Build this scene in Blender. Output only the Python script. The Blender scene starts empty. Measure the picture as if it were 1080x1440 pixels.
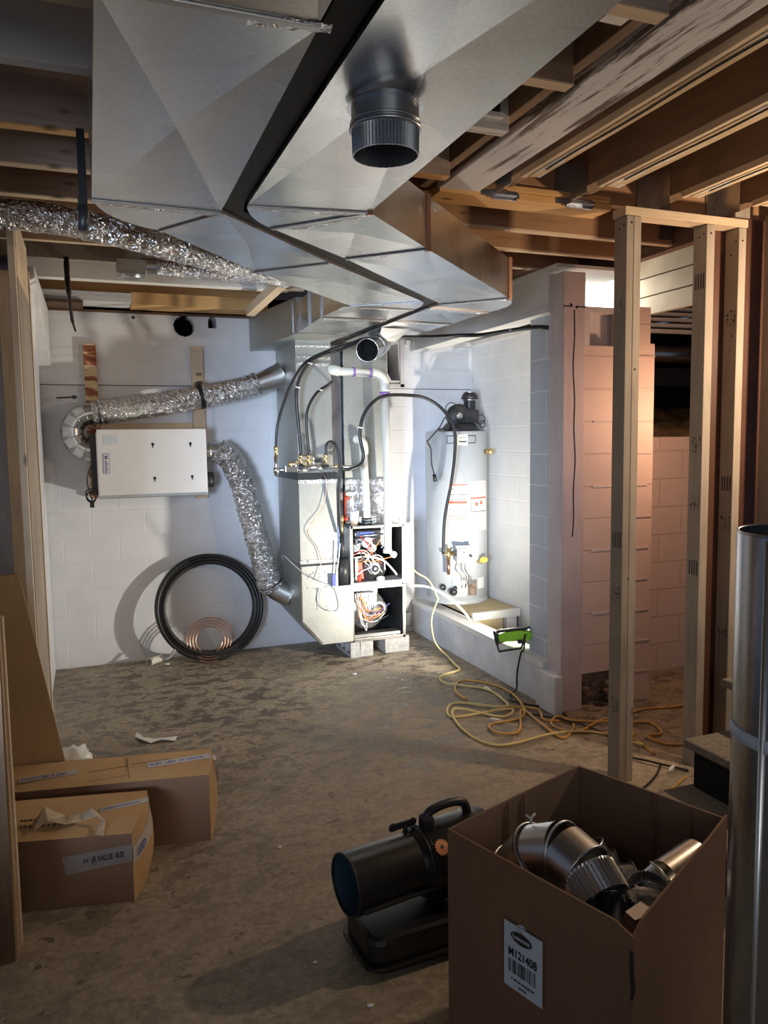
import bpy, bmesh, math, random
from mathutils import Vector, Matrix, Euler, noise
random.seed(7)
S = bpy.context.scene
COL = S.collection

# ------------------------------------------------------------------ camera
H = 1.70
YAW, PITCH, ROLL = math.radians(21), math.atan(100/1080.), math.radians(.8)
fw = Vector((math.sin(YAW)*math.cos(PITCH), math.cos(YAW)*math.cos(PITCH), -math.sin(PITCH)))
r0 = Vector((math.cos(YAW), -math.sin(YAW), 0)); u0 = r0.cross(fw)
rt = r0*math.cos(ROLL) - u0*math.sin(ROLL); up = u0*math.cos(ROLL) + r0*math.sin(ROLL)
cd = bpy.data.cameras.new('camera'); cam = bpy.data.objects.new('camera', cd); COL.objects.link(cam)
cd.sensor_fit = 'VERTICAL'; cd.sensor_height = 36; cd.lens = 27; cd.clip_start = .02
mw = Matrix((rt, up, -fw)).transposed().to_4x4(); mw.translation = Vector((0, 0, H)); cam.matrix_world = mw
S.camera = cam

# ------------------------------------------------------------------ view, world, lights
S.view_settings.view_transform = 'Standard'; S.view_settings.look = 'None'
S.view_settings.gamma = 1; S.view_settings.use_curve_mapping = False
S.view_settings.exposure = 0.4
W = bpy.data.worlds.new('world'); S.world = W; W.use_nodes = True
W.node_tree.nodes['Background'].inputs[0].default_value = (.60, .74, 1, 1)
W.node_tree.nodes['Background'].inputs[1].default_value = .12

def area(name, loc, target, size, size_y, power, color):
    d = bpy.data.lights.new(name, 'AREA'); d.shape = 'RECTANGLE'; d.size = size; d.size_y = size_y
    d.energy = power; d.color = color
    o = bpy.data.objects.new(name, d); COL.objects.link(o); o.location = loc
    o.rotation_euler = (Vector(target)-Vector(loc)).to_track_quat('-Z', 'Y').to_euler(); return o
# daylight added through an assumed, unseen wide opening behind the camera
area('assumed_daylight', (.2, -2.6, 1.9), (.8, 3, 1.0), 3.2, 1.4, 14, (1, .94, .86))
# cool daylight added from an assumed, unseen side bay left of the camera
sdl = area('assumed_side_daylight', (-1.6, .2, 1.5), (1.6, 5.8, 1.35), 1.5, 1.0, 22, (.62, .77, 1)); sdl.data.spread = math.radians(36)
# daylight from the small window right of the closet post, and an assumed hot bulb in the side room
area('window_daylight', (3.35, 4.9, 2.62), (2.6, 3.0, 2.2), .5, .25, 4, (1, .86, .66))

# ------------------------------------------------------------------ materials
MAT = {}
def N(nt, t, **kw):
    n = nt.nodes.new(t)
    for k, v in kw.items(): setattr(n, k, v)
    return n
def base(name, rough=.6, metal=0.):
    m = bpy.data.materials.new(name); m.use_nodes = True; nt = m.node_tree
    b = nt.nodes['Principled BSDF']; b.inputs['Roughness'].default_value = rough; b.inputs['Metallic'].default_value = metal
    MAT[name] = m; return m, nt, b
def coords(nt, scale=(1, 1, 1), kind='Object'):
    tc = N(nt, 'ShaderNodeTexCoord'); mp = N(nt, 'ShaderNodeMapping'); mp.inputs['Scale'].default_value = scale
    nt.links.new(tc.outputs[kind], mp.inputs[0]); return mp.outputs[0]
def ramp(nt, fac, stops):
    r = N(nt, 'ShaderNodeValToRGB'); e = r.color_ramp.elements
    while len(e) < len(stops): e.new(.5)
    for i, (p, c) in enumerate(stops): e[i].position = p; e[i].color = (*c, 1)
    nt.links.new(fac, r.inputs[0]); return r.outputs[0]
def noise_n(nt, vec, scale, detail=3, rough=.5, dist=0):
    n = N(nt, 'ShaderNodeTexNoise'); n.inputs['Scale'].default_value = scale; n.inputs['Detail'].default_value = detail
    n.inputs['Roughness'].default_value = rough; n.inputs['Distortion'].default_value = dist
    nt.links.new(vec, n.inputs['Vector']); return n.outputs['Fac']
def bump(nt, b, h, strength=.3, dist=.01):
    n = N(nt, 'ShaderNodeBump'); n.inputs['Strength'].default_value = strength; n.inputs['Distance'].default_value = dist
    nt.links.new(h, n.inputs['Height']); nt.links.new(n.outputs[0], b.inputs['Normal']); return n
def mix(nt, fac, a, b_, mode='MIX'):
    n = N(nt, 'ShaderNodeMix', data_type='RGBA', blend_type=mode)
    for s, v in ((n.inputs[0], fac), (n.inputs[6], a), (n.inputs[7], b_)):
        if hasattr(v, 'is_output'): nt.links.new(v, s)
        elif isinstance(v, tuple): s.default_value = (*v, 1)
        else: s.default_value = v
    return n.outputs[2]
def plain(name, col, rough=.5, metal=0., var=.12, vs=6, bmp=0., bs=60, emit=None):
    m, nt, b = base(name, rough, metal); v = coords(nt)
    f = noise_n(nt, v, vs, 4)
    c = ramp(nt, f, [(.3, tuple(x*(1-var) for x in col)), (.7, tuple(min(1, x*(1+var)) for x in col))])
    nt.links.new(c, b.inputs['Base Color'])
    if bmp: bump(nt, b, noise_n(nt, v, bs, 3), bmp, .004)
    if emit: b.inputs['Emission Color'].default_value = (*emit[0], 1); b.inputs['Emission Strength'].default_value = emit[1]
    return m
def wood(name, c1, c2, axis=0, rough=.75, knots=True, sc=1., paint=None):
    m, nt, b = base(name, rough)
    s = [1., 1., 1.]; s[axis] = .07
    v = coords(nt, tuple(s))
    f = noise_n(nt, v, 26*sc, 5, .6, .6)
    c = ramp(nt, f, [(.25, c1), (.55, c2), (.8, tuple(x*.8 for x in c1))])
    f2 = noise_n(nt, coords(nt), 2.3, 2)
    c = mix(nt, .35, c, ramp(nt, f2, [(.35, tuple(x*.6 for x in c1)), (.65, c2)]))
    if knots:
        s2 = [1., 1., 1.]; s2[axis] = .45
        vo = N(nt, 'ShaderNodeTexVoronoi'); vo.inputs['Scale'].default_value = 7
        nt.links.new(coords(nt, tuple(s2)), vo.inputs['Vector'])
        k = ramp(nt, vo.outputs['Distance'], [(.05, (1, 1, 1)), (.12, (0, 0, 0))])
        c = mix(nt, k, c, tuple(x*.35 for x in c1))
    if paint:
        pf = noise_n(nt, coords(nt, tuple(s)), paint[1], 6, .7, .3)
        pr = ramp(nt, pf, [(paint[2], (0, 0, 0)), (paint[2]+.04, (1, 1, 1))])
        c = mix(nt, pr, c, paint[0])
    nt.links.new(c, b.inputs['Base Color']); bump(nt, b, f, .25, .003); return m
def block(name, plane, col, mortar, bw=.4, rh=.2, strength=.6):
    m, nt, b = base(name, .55)
    g = N(nt, 'ShaderNodeNewGeometry'); sp = N(nt, 'ShaderNodeSeparateXYZ'); cb = N(nt, 'ShaderNodeCombineXYZ')
    nt.links.new(g.outputs['Position'], sp.inputs[0])
    nt.links.new(sp.outputs[0 if plane == 'x' else 1], cb.inputs[0]); nt.links.new(sp.outputs[2], cb.inputs[1])
    br = N(nt, 'ShaderNodeTexBrick'); br.offset = .5; nt.links.new(cb.outputs[0], br.inputs['Vector'])
    for k, v in (('Scale', 1), ('Mortar Size', .006), ('Mortar Smooth', .35), ('Brick Width', bw), ('Row Height', rh)): br.inputs[k].default_value = v
    f = noise_n(nt, g.outputs['Position'], 5, 4)
    c = ramp(nt, f, [(.3, tuple(x*.92 for x in col)), (.7, col)])
    mm = N(nt, 'ShaderNodeMath', operation='MULTIPLY'); mm.inputs[1].default_value = .7
    nt.links.new(br.outputs['Fac'], mm.inputs[0])
    nt.links.new(mix(nt, mm.outputs[0], c, mortar), b.inputs['Base Color'])
    inv = N(nt, 'ShaderNodeMath', operation='MULTIPLY_ADD'); inv.inputs[1].default_value = -1
    nt.links.new(br.outputs['Fac'], inv.inputs[0]); 
    n2 = N(nt, 'ShaderNodeMath', operation='MULTIPLY'); n2.inputs[1].default_value = .15
    nt.links.new(noise_n(nt, g.outputs['Position'], 45, 3), n2.inputs[0]); nt.links.new(n2.outputs[0], inv.inputs[2])
    bump(nt, b, inv.outputs[0], strength, .008); return m
def galv(name, col=(.62, .63, .62), rough=.32, var=.1, bmp=.02):
    m, nt, b = base(name, rough, 1.)
    v = coords(nt); f = noise_n(nt, v, 3.5, 3)
    sp = noise_n(nt, v, 120, 2)
    c = ramp(nt, f, [(.3, tuple(x*(1-var) for x in col)), (.7, col)])
    c = mix(nt, .12, c, ramp(nt, sp, [(.35, (.35, .35, .35)), (.65, (.9, .9, .9))]))
    nt.links.new(c, b.inputs['Base Color'])
    rr = N(nt, 'ShaderNodeMapRange'); rr.inputs[3].default_value = rough-.06; rr.inputs[4].default_value = rough+.12
    nt.links.new(noise_n(nt, v, 4, 1), rr.inputs[0]); nt.links.new(rr.outputs[0], b.inputs['Roughness'])
    bump(nt, b, noise_n(nt, v, 3.1, 2, .4), bmp*1.6, .03) if bmp else None; return m
def foil(name, col=(.86, .86, .86), rough=.14):
    m, nt, b = base(name, rough, 1.)
    v = coords(nt); nt.links.new(ramp(nt, noise_n(nt, v, 14, 3), [(.3, tuple(x*.75 for x in col)), (.7, col)]), b.inputs['Base Color'])
    bump(nt, b, noise_n(nt, v, 26, 3, .6, 1.2), .9, .03); return m

def floor_mat():
    m, nt, b = base('concrete_floor', .7)
    v = coords(nt)
    c = ramp(nt, noise_n(nt, v, 1.3, 6, .6), [(.3, (.24, .19, .13)), (.52, (.36, .30, .215)), (.72, (.48, .41, .31))])
    c = mix(nt, .5, c, ramp(nt, noise_n(nt, v, 34, 5, .75), [(.32, (.12, .095, .07)), (.5, (.30, .255, .19)), (.68, (.46, .40, .31))]))
    vs = coords(nt, (1., 1.5, 1)); st = noise_n(nt, vs, 7.5, 7, .66, .5)
    sm = ramp(nt, st, [(.505, (0, 0, 0)), (.54, (1, 1, 1))])
    # damp trodden patches between the furnace and the boxes
    big = ramp(nt, noise_n(nt, v, .55, 2), [(.35, (.35, .35, .35)), (.5, (1, 1, 1))])
    spx = N(nt, 'ShaderNodeSeparateXYZ'); nt.links.new(v, spx.inputs[0]); mr = N(nt, 'ShaderNodeMapRange')
    for q_, x_ in ((1, 2.6), (2, 4.4), (3, .35), (4, 1.)): mr.inputs[q_].default_value = x_
    nt.links.new(spx.outputs[1], mr.inputs[0])
    k = mix(nt, 1., mix(nt, 1., sm, big, 'MULTIPLY'), mr.outputs[0], 'MULTIPLY')
    c = mix(nt, k, c, mix(nt, .72, c, (.06, .045, .032)))
    s2 = ramp(nt, noise_n(nt, v, 11, 6, .75, .4), [(.605, (0, 0, 0)), (.64, (.8, .8, .8))])
    c = mix(nt, s2, c, (.10, .08, .06))
    nt.links.new(c, b.inputs['Base Color'])
    rr = N(nt, 'ShaderNodeMapRange'); rr.inputs[3].default_value = .75; rr.inputs[4].default_value = .42
    nt.links.new(k, rr.inputs[0]); nt.links.new(rr.outputs[0], b.inputs['Roughness'])
    bump(nt, b, noise_n(nt, v, 22, 6, .7), .4, .006); return m
floor_mat()
block('painted_block_x', 'x', (.74, .75, .79), (.80, .81, .84))
block('painted_block_y', 'y', (.78, .78, .78), (.90, .90, .90))
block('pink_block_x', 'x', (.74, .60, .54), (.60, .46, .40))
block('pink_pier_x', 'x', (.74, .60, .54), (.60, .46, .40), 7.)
block('grey_block_y', 'y', (.52, .55, .60), (.80, .80, .82), .6)
plain('white_paint', (.66, .68, .73), .5, bmp=.3, bs=25)
wood('white_panel', (.70, .70, .72), (.78, .78, .80), 0, .55, False)
wood('white_timber_x', (.74, .70, .62), (.86, .83, .76), 0, .6, False)
wood('white_timber_y', (.74, .73, .71), (.84, .83, .81), 1, .6, False)
wood('white_timber_z', (.60, .58, .60), (.72, .69, .70), 2, .6, False)
wood('grey_post', (.60, .52, .53), (.70, .60, .60), 2, .6, False)
wood('pine_x', (.58, .42, .27), (.74, .58, .40), 0)
wood('pine_y', (.58, .42, .27), (.74, .58, .40), 1)
wood('stud_z', (.25, .205, .16), (.40, .34, .275), 2)
wood('stud_pale_z', (.30, .25, .195), (.46, .39, .315), 2)
wood('stud_blond_z', (.62, .50, .36), (.82, .70, .53), 2)
wood('old_x', (.20, .11, .07), (.42, .27, .18), 0)
wood('old_grey_x', (.34, .24, .185), (.54, .43, .36), 0, paint=((.55, .50, .48), 8, .62))
wood('old_white_x', (.36, .32, .29), (.52, .49, .47), 0, knots=False, paint=((.72, .71, .70), 5, .38))
wood('brown_x', (.24, .12, .055), (.42, .24, .12), 0)
wood('orange_x', (.55, .28, .09), (.78, .48, .20), 0)
wood('brown_y', (.15, .085, .045), (.28, .175, .10), 1)
wood('peel_y', (.05, .04, .035), (.22, .18, .16), 1, knots=False, paint=((.64, .64, .67), 13, .43))
wood('strip_y', (.45, .30, .15), (.66, .50, .30), 1, knots=False, paint=((.62, .66, .72), 12, .5))
wood('dark_z', (.055, .022, .012), (.12, .05, .03), 2, .5)
wood('purple_board', (.10, .08, .09), (.17, .14, .16), 2, .7, False)
wood('lath_z', (.16, .04, .02), (.66, .50, .30), 0, .7, False, .9)
def lath():
    m, nt, b = base('rust_lath', .7); v = coords(nt, (.25, 1, 1))
    nt.links.new(ramp(nt, noise_n(nt, v, 17, 3, .55, .3), [(.34, (.12, .02, .01)), (.46, (.34, .11, .05)), (.52, (.70, .55, .34)), (.62, (.62, .44, .24)), (.68, (.20, .05, .03))]), b.inputs['Base Color'])
lath()
wood('mdf', (.42, .27, .12), (.50, .33, .16), 2, .7, False, 3)
wood('ply_dark', (.075, .035, .016), (.14, .07, .03), 2, .6, False)
wood('osb', (.44, .33, .17), (.62, .50, .30), 0, .8, False, .8)
plain('subfloor', (.16, .09, .055), .8, var=.4, vs=3)
plain('dirt', (.30, .18, .09), .95, var=.5, vs=12, bmp=1, bs=14)
plain('rubble', (.22, .16, .12), .9, var=.6, vs=18, bmp=1, bs=30)
plain('concrete_block', (.40, .39, .37), .9, var=.2, vs=40, bmp=.6, bs=90)
plain('mortar', (.66, .58, .56), .9)
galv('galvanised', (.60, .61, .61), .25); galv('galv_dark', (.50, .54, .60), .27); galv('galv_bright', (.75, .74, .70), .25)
galv('galv_satin', (.62, .62, .61), .30)
galv('galv_matt', (.47, .48, .44), .50)
foil('foil'); foil('foil_dark', (.6, .6, .6), .3); foil('foil_tape', (.88, .86, .86), .3)
galv('pipe_steel', (.40, .43, .48), .2, bmp=.0)
galv('steel', (.55, .55, .55), .3); galv('brass', (.80, .58, .22), .28); galv('copper', (.62, .32, .20), .28)
plain('black_gap', (.012, .011, .010), .7); plain('black_rubber', (.014, .014, .015), .38); plain('black_plastic', (.022, .023, .025), .42)
plain('heater_black', (.012, .012, .013), .36, var=.3, vs=12, bmp=.12, bs=40)
plain('heater_blue', (.03, .06, .09), .4)
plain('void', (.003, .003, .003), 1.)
plain('pvc', (.74, .71, .62), .35, var=.04); plain('purple_primer', (.30, .16, .48), .5)
plain('white_enamel', (.72, .72, .72), .3, var=.03); plain('white_plastic', (.82, .82, .80), .4)
plain('tank_grey', (.43, .455, .475), .34, var=.03); plain('label_white', (.70, .69, .66), .5, var=.03)
plain('label_blue_white', (.62, .70, .80), .5, var=.03)
plain('label_red', (.72, .13, .07), .5); plain('ink', (.02, .02, .03), .6); plain('ink_blue', (.12, .14, .38), .6)
plain('ink_grey', (.35, .35, .38), .6); plain('ink_orange', (.75, .32, .12), .6)
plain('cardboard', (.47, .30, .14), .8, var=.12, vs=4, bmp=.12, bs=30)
plain('cardboard_dark', (.21, .112, .062), .8, var=.12, vs=3, bmp=.12, bs=30)  # darker copy; also puts the shade of the long cartons' fronts into the colour
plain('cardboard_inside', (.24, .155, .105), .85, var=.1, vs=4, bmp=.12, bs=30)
plain('tape', (.55, .42, .27), .25, var=.25, vs=20); plain('tape_white', (.50, .45, .39), .35, var=.08)
plain('tape_dull', (.27, .22, .19), .3, var=.1)
plain('cord_yellow', (.62, .36, .10), .5); plain('cord_pale', (.74, .60, .25), .5)
plain('green_plastic', (.35, .72, .05), .4); plain('carpet', (.20, .17, .14), .95, var=.3, vs=60, bmp=.8, bs=140)
plain('red', (.65, .06, .03), .4); plain('yellow_tag', (.80, .75, .10), .5); plain('wire_orange', (.80, .28, .08), .5)
plain('cream_siding', (.72, .66, .52), .6); plain('bag', (.80, .82, .80), .3, var=.08, vs=20, bmp=.5, bs=30)
plain('ceiling_white', (.72, .70, .66), .7)
plain('glow', (1, 1, 1), .5, emit=((1, .95, .86), 3.0)); plain('lamp_glow', (1, 1, 1), .5, emit=((1, .94, .80), 12.))
plain('bulb_glow', (1, .8, .6), .5, emit=((1, .62, .32), 8.))
plain('blue', (.05, .10, .40), .4)

# ------------------------------------------------------------------ mesh builder (world coordinates)
def lmat(o):
    return Matrix.LocRotScale(Vector(o.location), Euler(o.rotation_euler), Vector(o.scale))
def wmat(o):
    m = lmat(o)
    while o.parent: o = o.parent; m = lmat(o) @ m
    return m
class MB:
    def __init__(s, M=None): s.v = []; s.f = []; s.sm = []; s.M = M or Matrix()
    def add(s, vs, fs, smooth=False):
        k = len(s.v); s.v += [s.M @ Vector(p) for p in vs]
        for f in fs: s.f.append([i+k for i in f]); s.sm.append(smooth)
        return s
    def box(s, x0, x1, y0, y1, z0, z1):
        vs = [(x, y, z) for z in (z0, z1) for y in (y0, y1) for x in (x0, x1)]
        return s.add(vs, [(0, 2, 3, 1), (4, 5, 7, 6), (0, 1, 5, 4), (2, 6, 7, 3), (0, 4, 6, 2), (1, 3, 7, 5)])
    def hexa(s, b, t):   # bottom and top quads
        return s.add(list(b)+list(t), [(3, 2, 1, 0), (4, 5, 6, 7), (0, 1, 5, 4), (1, 2, 6, 5), (2, 3, 7, 6), (3, 0, 4, 7)])
    def prism(s, poly, a, b, axis=2):
        def P(p, h):
            return {2: (p[0], p[1], h), 1: (p[0], h, p[1]), 0: (h, p[0], p[1])}[axis]
        n = len(poly); vs = [P(p, a) for p in poly]+[P(p, b) for p in poly]
        fs = [list(range(n))[::-1], list(range(n, 2*n))]+[(i, (i+1) % n, n+(i+1) % n, n+i) for i in range(n)]
        return s.add(vs, fs)
    def tube(s, pts, r, n=12, caps=True, closed=False, jit=0, flat=False, smooth=True):
        pts = [Vector(p) for p in pts]; m = len(pts)
        rr = r if isinstance(r, (list, tuple)) else [r]*m
        T = []
        for i in range(m):
            a = pts[(i-1) % m] if (i or closed) else pts[0]; b = pts[(i+1) % m] if (i < m-1 or closed) else pts[-1]
            T.append((b-a).normalized())
        u = T[0].orthogonal().normalized(); vs = []
        for i in range(m):
            if i: u = (u - T[i]*u.dot(T[i])).normalized()
            w = T[i].cross(u)
            for j in range(n):
                a = 2*math.pi*j/n; q = rr[i]*(1+(random.uniform(-jit, jit) if jit else 0))
                vs.append(pts[i]+u*(math.cos(a)*q)+w*(math.sin(a)*q))
        fs = []
        for i in range(m if closed else m-1):
            i2 = (i+1) % m
            for j in range(n):
                fs.append((i*n+j, i*n+(j+1) % n, i2*n+(j+1) % n, i2*n+j))
        s.add(vs, fs, smooth)
        if caps and not closed:
            s.add(vs[:n], [list(range(n))[::-1]]); s.add(vs[-n:], [list(range(n))])
        return s
    def cyl(s, p0, p1, r0, r1=None, n=24, caps=True):
        return s.tube([p0, p1], [r0, r0 if r1 is None else r1], n, caps)
    def pipe(s, p0, p1, r, t=.002, n=32, r1=None):   # open pipe with wall
        r1 = r if r1 is None else r1
        p0, p1 = Vector(p0), Vector(p1)
        s.tube([p0, p1], [r, r1], n, False); s.tube([p1, p0], [r1-t, r-t], n, False)
        for a, b, q in ((p0, p0, r), (p1, p1, r1)): pass
        return s
    def lathe(s, prof, c, axis=(0, 0, 1), n=32, smooth=True):  # prof: (radius, height)
        ax = Vector(axis).normalized(); u = ax.orthogonal().normalized(); w = ax.cross(u); c = Vector(c); vs = []
        for r, h in prof:
            for j in range(n):
                a = 2*math.pi*j/n; vs.append(c+ax*h+u*(math.cos(a)*r)+w*(math.sin(a)*r))
        fs = [(i*n+j, i*n+(j+1) % n, (i+1)*n+(j+1) % n, (i+1)*n+j) for i in range(len(prof)-1) for j in range(n)]
        return s.add(vs, fs, smooth)
    def ball(s, c, r, n=16, sc=(1, 1, 1)):
        k = n//2; vs = []; c = Vector(c)
        for i in range(k+1):
            t = math.pi*i/k
            for j in range(n):
                a = 2*math.pi*j/n; vs.append(c+Vector((math.sin(t)*math.cos(a)*r*sc[0], math.sin(t)*math.sin(a)*r*sc[1], math.cos(t)*r*sc[2])))
        return s.add(vs, [(i*n+j, (i+1)*n+j, (i+1)*n+(j+1) % n, i*n+(j+1) % n) for i in range(k) for j in range(n)], True)
    def torus(s, c, R, r, axis=(0, 0, 1), n=48, k=12):
        ax = Vector(axis).normalized(); u = ax.orthogonal().normalized(); w = ax.cross(u); c = Vector(c)
        return s.tube([c+u*math.cos(2*math.pi*i/n)*R+w*math.sin(2*math.pi*i/n)*R for i in range(n)], r, k, closed=True)
    def build(s, name, mat, parent=None, bev=0, solid=0, fix=True):
        me = bpy.data.meshes.new(name)
        vs = s.v
        if parent is not None:
            inv = wmat(parent).inverted(); vs = [inv @ p for p in vs]
        me.from_pydata([tuple(p) for p in vs], [], s.f)
        for p, q in zip(me.polygons, s.sm): p.use_smooth = q
        me.materials.append(MAT[mat]); me.update()
        if fix:
            bm = bmesh.new(); bm.from_mesh(me); bmesh.ops.remove_doubles(bm, verts=bm.verts, dist=1e-5)
            bmesh.ops.recalc_face_normals(bm, faces=bm.faces); bm.to_mesh(me); bm.free()
        o = bpy.data.objects.new(name, me); COL.objects.link(o)
        if parent is not None: o.parent = parent
        if bev:
            b = o.modifiers.new('bevel', 'BEVEL'); b.width = bev; b.segments = 2; b.limit_method = 'ANGLE'
        if solid:
            b = o.modifiers.new('solid', 'SOLIDIFY'); b.thickness = solid; b.offset = 0
        return o
def smooth(pts, k=6, closed=False):
    pts = [Vector(p) for p in pts]; out = []; n = len(pts)
    for i in range(n if closed else n-1):
        g = (lambda j: pts[j % n]) if closed else (lambda j: pts[max(0, min(n-1, j))])
        a, b, c, d = g(i-1), g(i), g(i+1), g(i+2)
        for q in range(k):
            t = q/k
            out.append(.5*((2*b)+(c-a)*t+(2*a-5*b+4*c-d)*t*t+(3*b-a-3*c+d)*t**3))
    if not closed: out.append(pts[-1])
    return out
def tag(o, label, cat, group=None):
    o['label'] = label; o['category'] = cat
    if group: o['group'] = group
    return o
def thing(name, label, cat, loc=(0, 0, 0), rz=0, group=None):
    o = bpy.data.objects.new(name, None); COL.objects.link(o); o.location = loc; o.rotation_euler = (0, 0, rz)
    o.empty_display_size = .05
    return tag(o, label, cat, group)
def struct(name, mb, mat, **k):
    o = mb.build(name, mat, **k); o['kind'] = 'structure'; return o
def stuff(o): o['kind'] = 'stuff'; return o
def text(name, body, origin, xdir, ydir, size, mat, parent, ext=.0006, bold=0, align='LEFT', sx=1.):
    c = bpy.data.curves.new(name, 'FONT'); c.body = body; c.size = size; c.extrude = ext; c.offset = bold; c.align_x = align
    t = bpy.data.objects.new(name, c); COL.objects.link(t)
    dg = bpy.context.evaluated_depsgraph_get(); me = bpy.data.meshes.new_from_object(t.evaluated_get(dg))
    bpy.data.objects.remove(t)
    X = Vector(xdir).normalized(); Y = Vector(ydir).normalized(); Z = X.cross(Y)
    M = Matrix((X*sx, Y, Z)).transposed().to_4x4(); M.translation = Vector(origin)
    if parent is not None: M = wmat(parent).inverted() @ M
    me.transform(M); me.materials.clear(); me.materials.append(MAT[mat]); me.name = name
    o = bpy.data.objects.new(name, me); COL.objects.link(o); o.parent = parent; return o

# ================================================================== STRUCTURE
b = MB(); nx, ny = 70, 60; x0, x1, y0, y1 = -3.0, 6.5, -3.2, 6.35; vs = []
for j in range(ny+1):
    for i in range(nx+1):
        x = x0+(x1-x0)*i/nx; y = y0+(y1-y0)*j/ny
        vs.append((x, y, 0))
b.add(vs, [(j*(nx+1)+i, j*(nx+1)+i+1, (j+1)*(nx+1)+i+1, (j+1)*(nx+1)+i) for j in range(ny) for i in range(nx)])
struct('floor', b, 'concrete_floor')

def cut(o, cutters):
    for c in cutters:
        m = o.modifiers.new('cut', 'BOOLEAN'); m.operation = 'DIFFERENCE'; m.object = c; m.solver = 'EXACT'
    dg = bpy.context.evaluated_depsgraph_get(); me = bpy.data.meshes.new_from_object(o.evaluated_get(dg))
    o.modifiers.clear(); o.data = me
    for c in cutters: bpy.data.objects.remove(c)
struct('wall_back', MB().box(-2.6, 3.5, 6.23, 6.45, 0, 2.145), 'painted_block_x')
wp = struct('wall_back_upper', MB().box(-2.6, 3.5, 6.215, 6.45, 2.15, 2.69), 'white_panel')
cs = [MB().cyl((.748, 6.1, 2.61), (.748, 6.60, 2.61), .084, n=11).build('c', 'void'),
      MB().cyl((.372, 6.1, 2.66), (.372, 6.60, 2.66), .014, n=12).build('c', 'void'),
      MB().prism([(.93, 2.60), (.995, 2.60), (.995, 2.665), (.98, 2.685), (.945, 2.685), (.93, 2.665)], 6.1, 6.60, 1).build('c', 'void'),
      MB().prism([(2.434, 2.53), (2.532, 2.53), (2.548, 2.217), (2.47, 2.217), (2.431, 2.29)], 6.1, 6.60, 1).build('c', 'void')]
cut(wp, cs)
struct('wall_cavity_dark', MB().box(-2.6, 3.5, 6.50, 6.55, 2.0, 2.9), 'void')  # black sheet added behind the wall cut-outs so they stay dark
t = struct('trim_1', MB().box(-2.6, 3.24, 6.19, 6.23, 2.685, 2.70), 'ply_dark')
struct('trim_2', MB().box(2.40, 2.43, 6.20, 6.215, 2.16, 2.56).box(2.55, 2.585, 6.20, 6.215, 2.16, 2.56).box(2.40, 2.585, 6.20, 6.215, 2.155, 2.185), 'white_timber_z')
struct('wall_right', MB().box(3.24, 3.44, 4.39, 6.23, 0, 2.52), 'painted_block_y')
struct('trim_3', MB().box(3.215, 3.30, 4.39, 6.23, 2.52, 2.56).box(2.6, 3.24, 6.19, 6.215, 2.52, 2.56), 'white_timber_y')
struct('wall_left', MB().box(-.64, -.60, 2.5, 6.23, 0, 2.74), 'purple_board')
struct('ceiling', MB().box(-2.6, 6.3, -1.2, 7.6, 3.03, 3.06), 'subfloor')
struct('ceiling_closet', MB().box(2.66, 3.24, 4.0, 6.5, 2.72, 2.74), 'ceiling_white')

# pilaster beside the closet post
p = tag(MB().box(2.72, 3.24, 4.095, 4.39, 0, 2.50).build('block_pilaster', 'grey_block_y', bev=.004), 'grey-painted concrete block pilaster behind the tall painted post', 'pilaster')
# side room walls (pink in the assumed bulb's light)
pw = thing('block_pier', 'painted block pier with an upper niche, right of the tall post', 'pier', (3.0, 3.97, 0))
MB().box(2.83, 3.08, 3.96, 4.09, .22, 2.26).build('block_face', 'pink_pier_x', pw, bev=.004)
MB().box(2.83, 2.87, 3.96, 4.09, 2.26, 2.46).box(2.83, 3.08, 3.96, 4.09, 2.46, 2.49).box(2.87, 3.08, 4.07, 4.09, 2.26, 2.46).build('niche', 'white_timber_z', pw)
mo = MB()
for z in (.6, 1., 1.4, 1.8): mo.box(2.90, 3.06, 3.955, 3.962, z-.006, z+.006)
mo.build('mortar_ridges', 'mortar', pw)
pw = thing('block_pier', 'painted block pier with a stepped top beside the crawl space', 'pier', (3.2, 3.97, 0))
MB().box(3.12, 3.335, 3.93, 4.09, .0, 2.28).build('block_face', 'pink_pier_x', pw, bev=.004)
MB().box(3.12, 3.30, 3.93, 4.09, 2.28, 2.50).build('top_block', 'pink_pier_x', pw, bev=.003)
mo = MB()
for i in range(1, 12): mo.box(3.125+random.uniform(0, .06), 3.335-random.uniform(0, .05), 3.924, 3.932, i*.2-.004, i*.2+.005)
mo.build('mortar_ridges', 'mortar', pw)
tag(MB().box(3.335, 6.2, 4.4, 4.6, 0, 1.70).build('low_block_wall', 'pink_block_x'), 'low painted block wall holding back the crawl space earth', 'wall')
# rubble in the gap under the first pier
rb = MB().box(2.835, 3.11, 4.03, 4.085, 0, .215)
for i in range(26):
    rb.ball((random.uniform(2.86, 3.10), random.uniform(3.92, 4.2), random.uniform(.01, .16)), random.uniform(.02, .05), 7, (1, 1, .7))
stuff(tag(rb.build('rubble', 'rubble'), 'broken brick rubble and dirt in the gap at the foot of the pier', 'rubble'))
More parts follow.
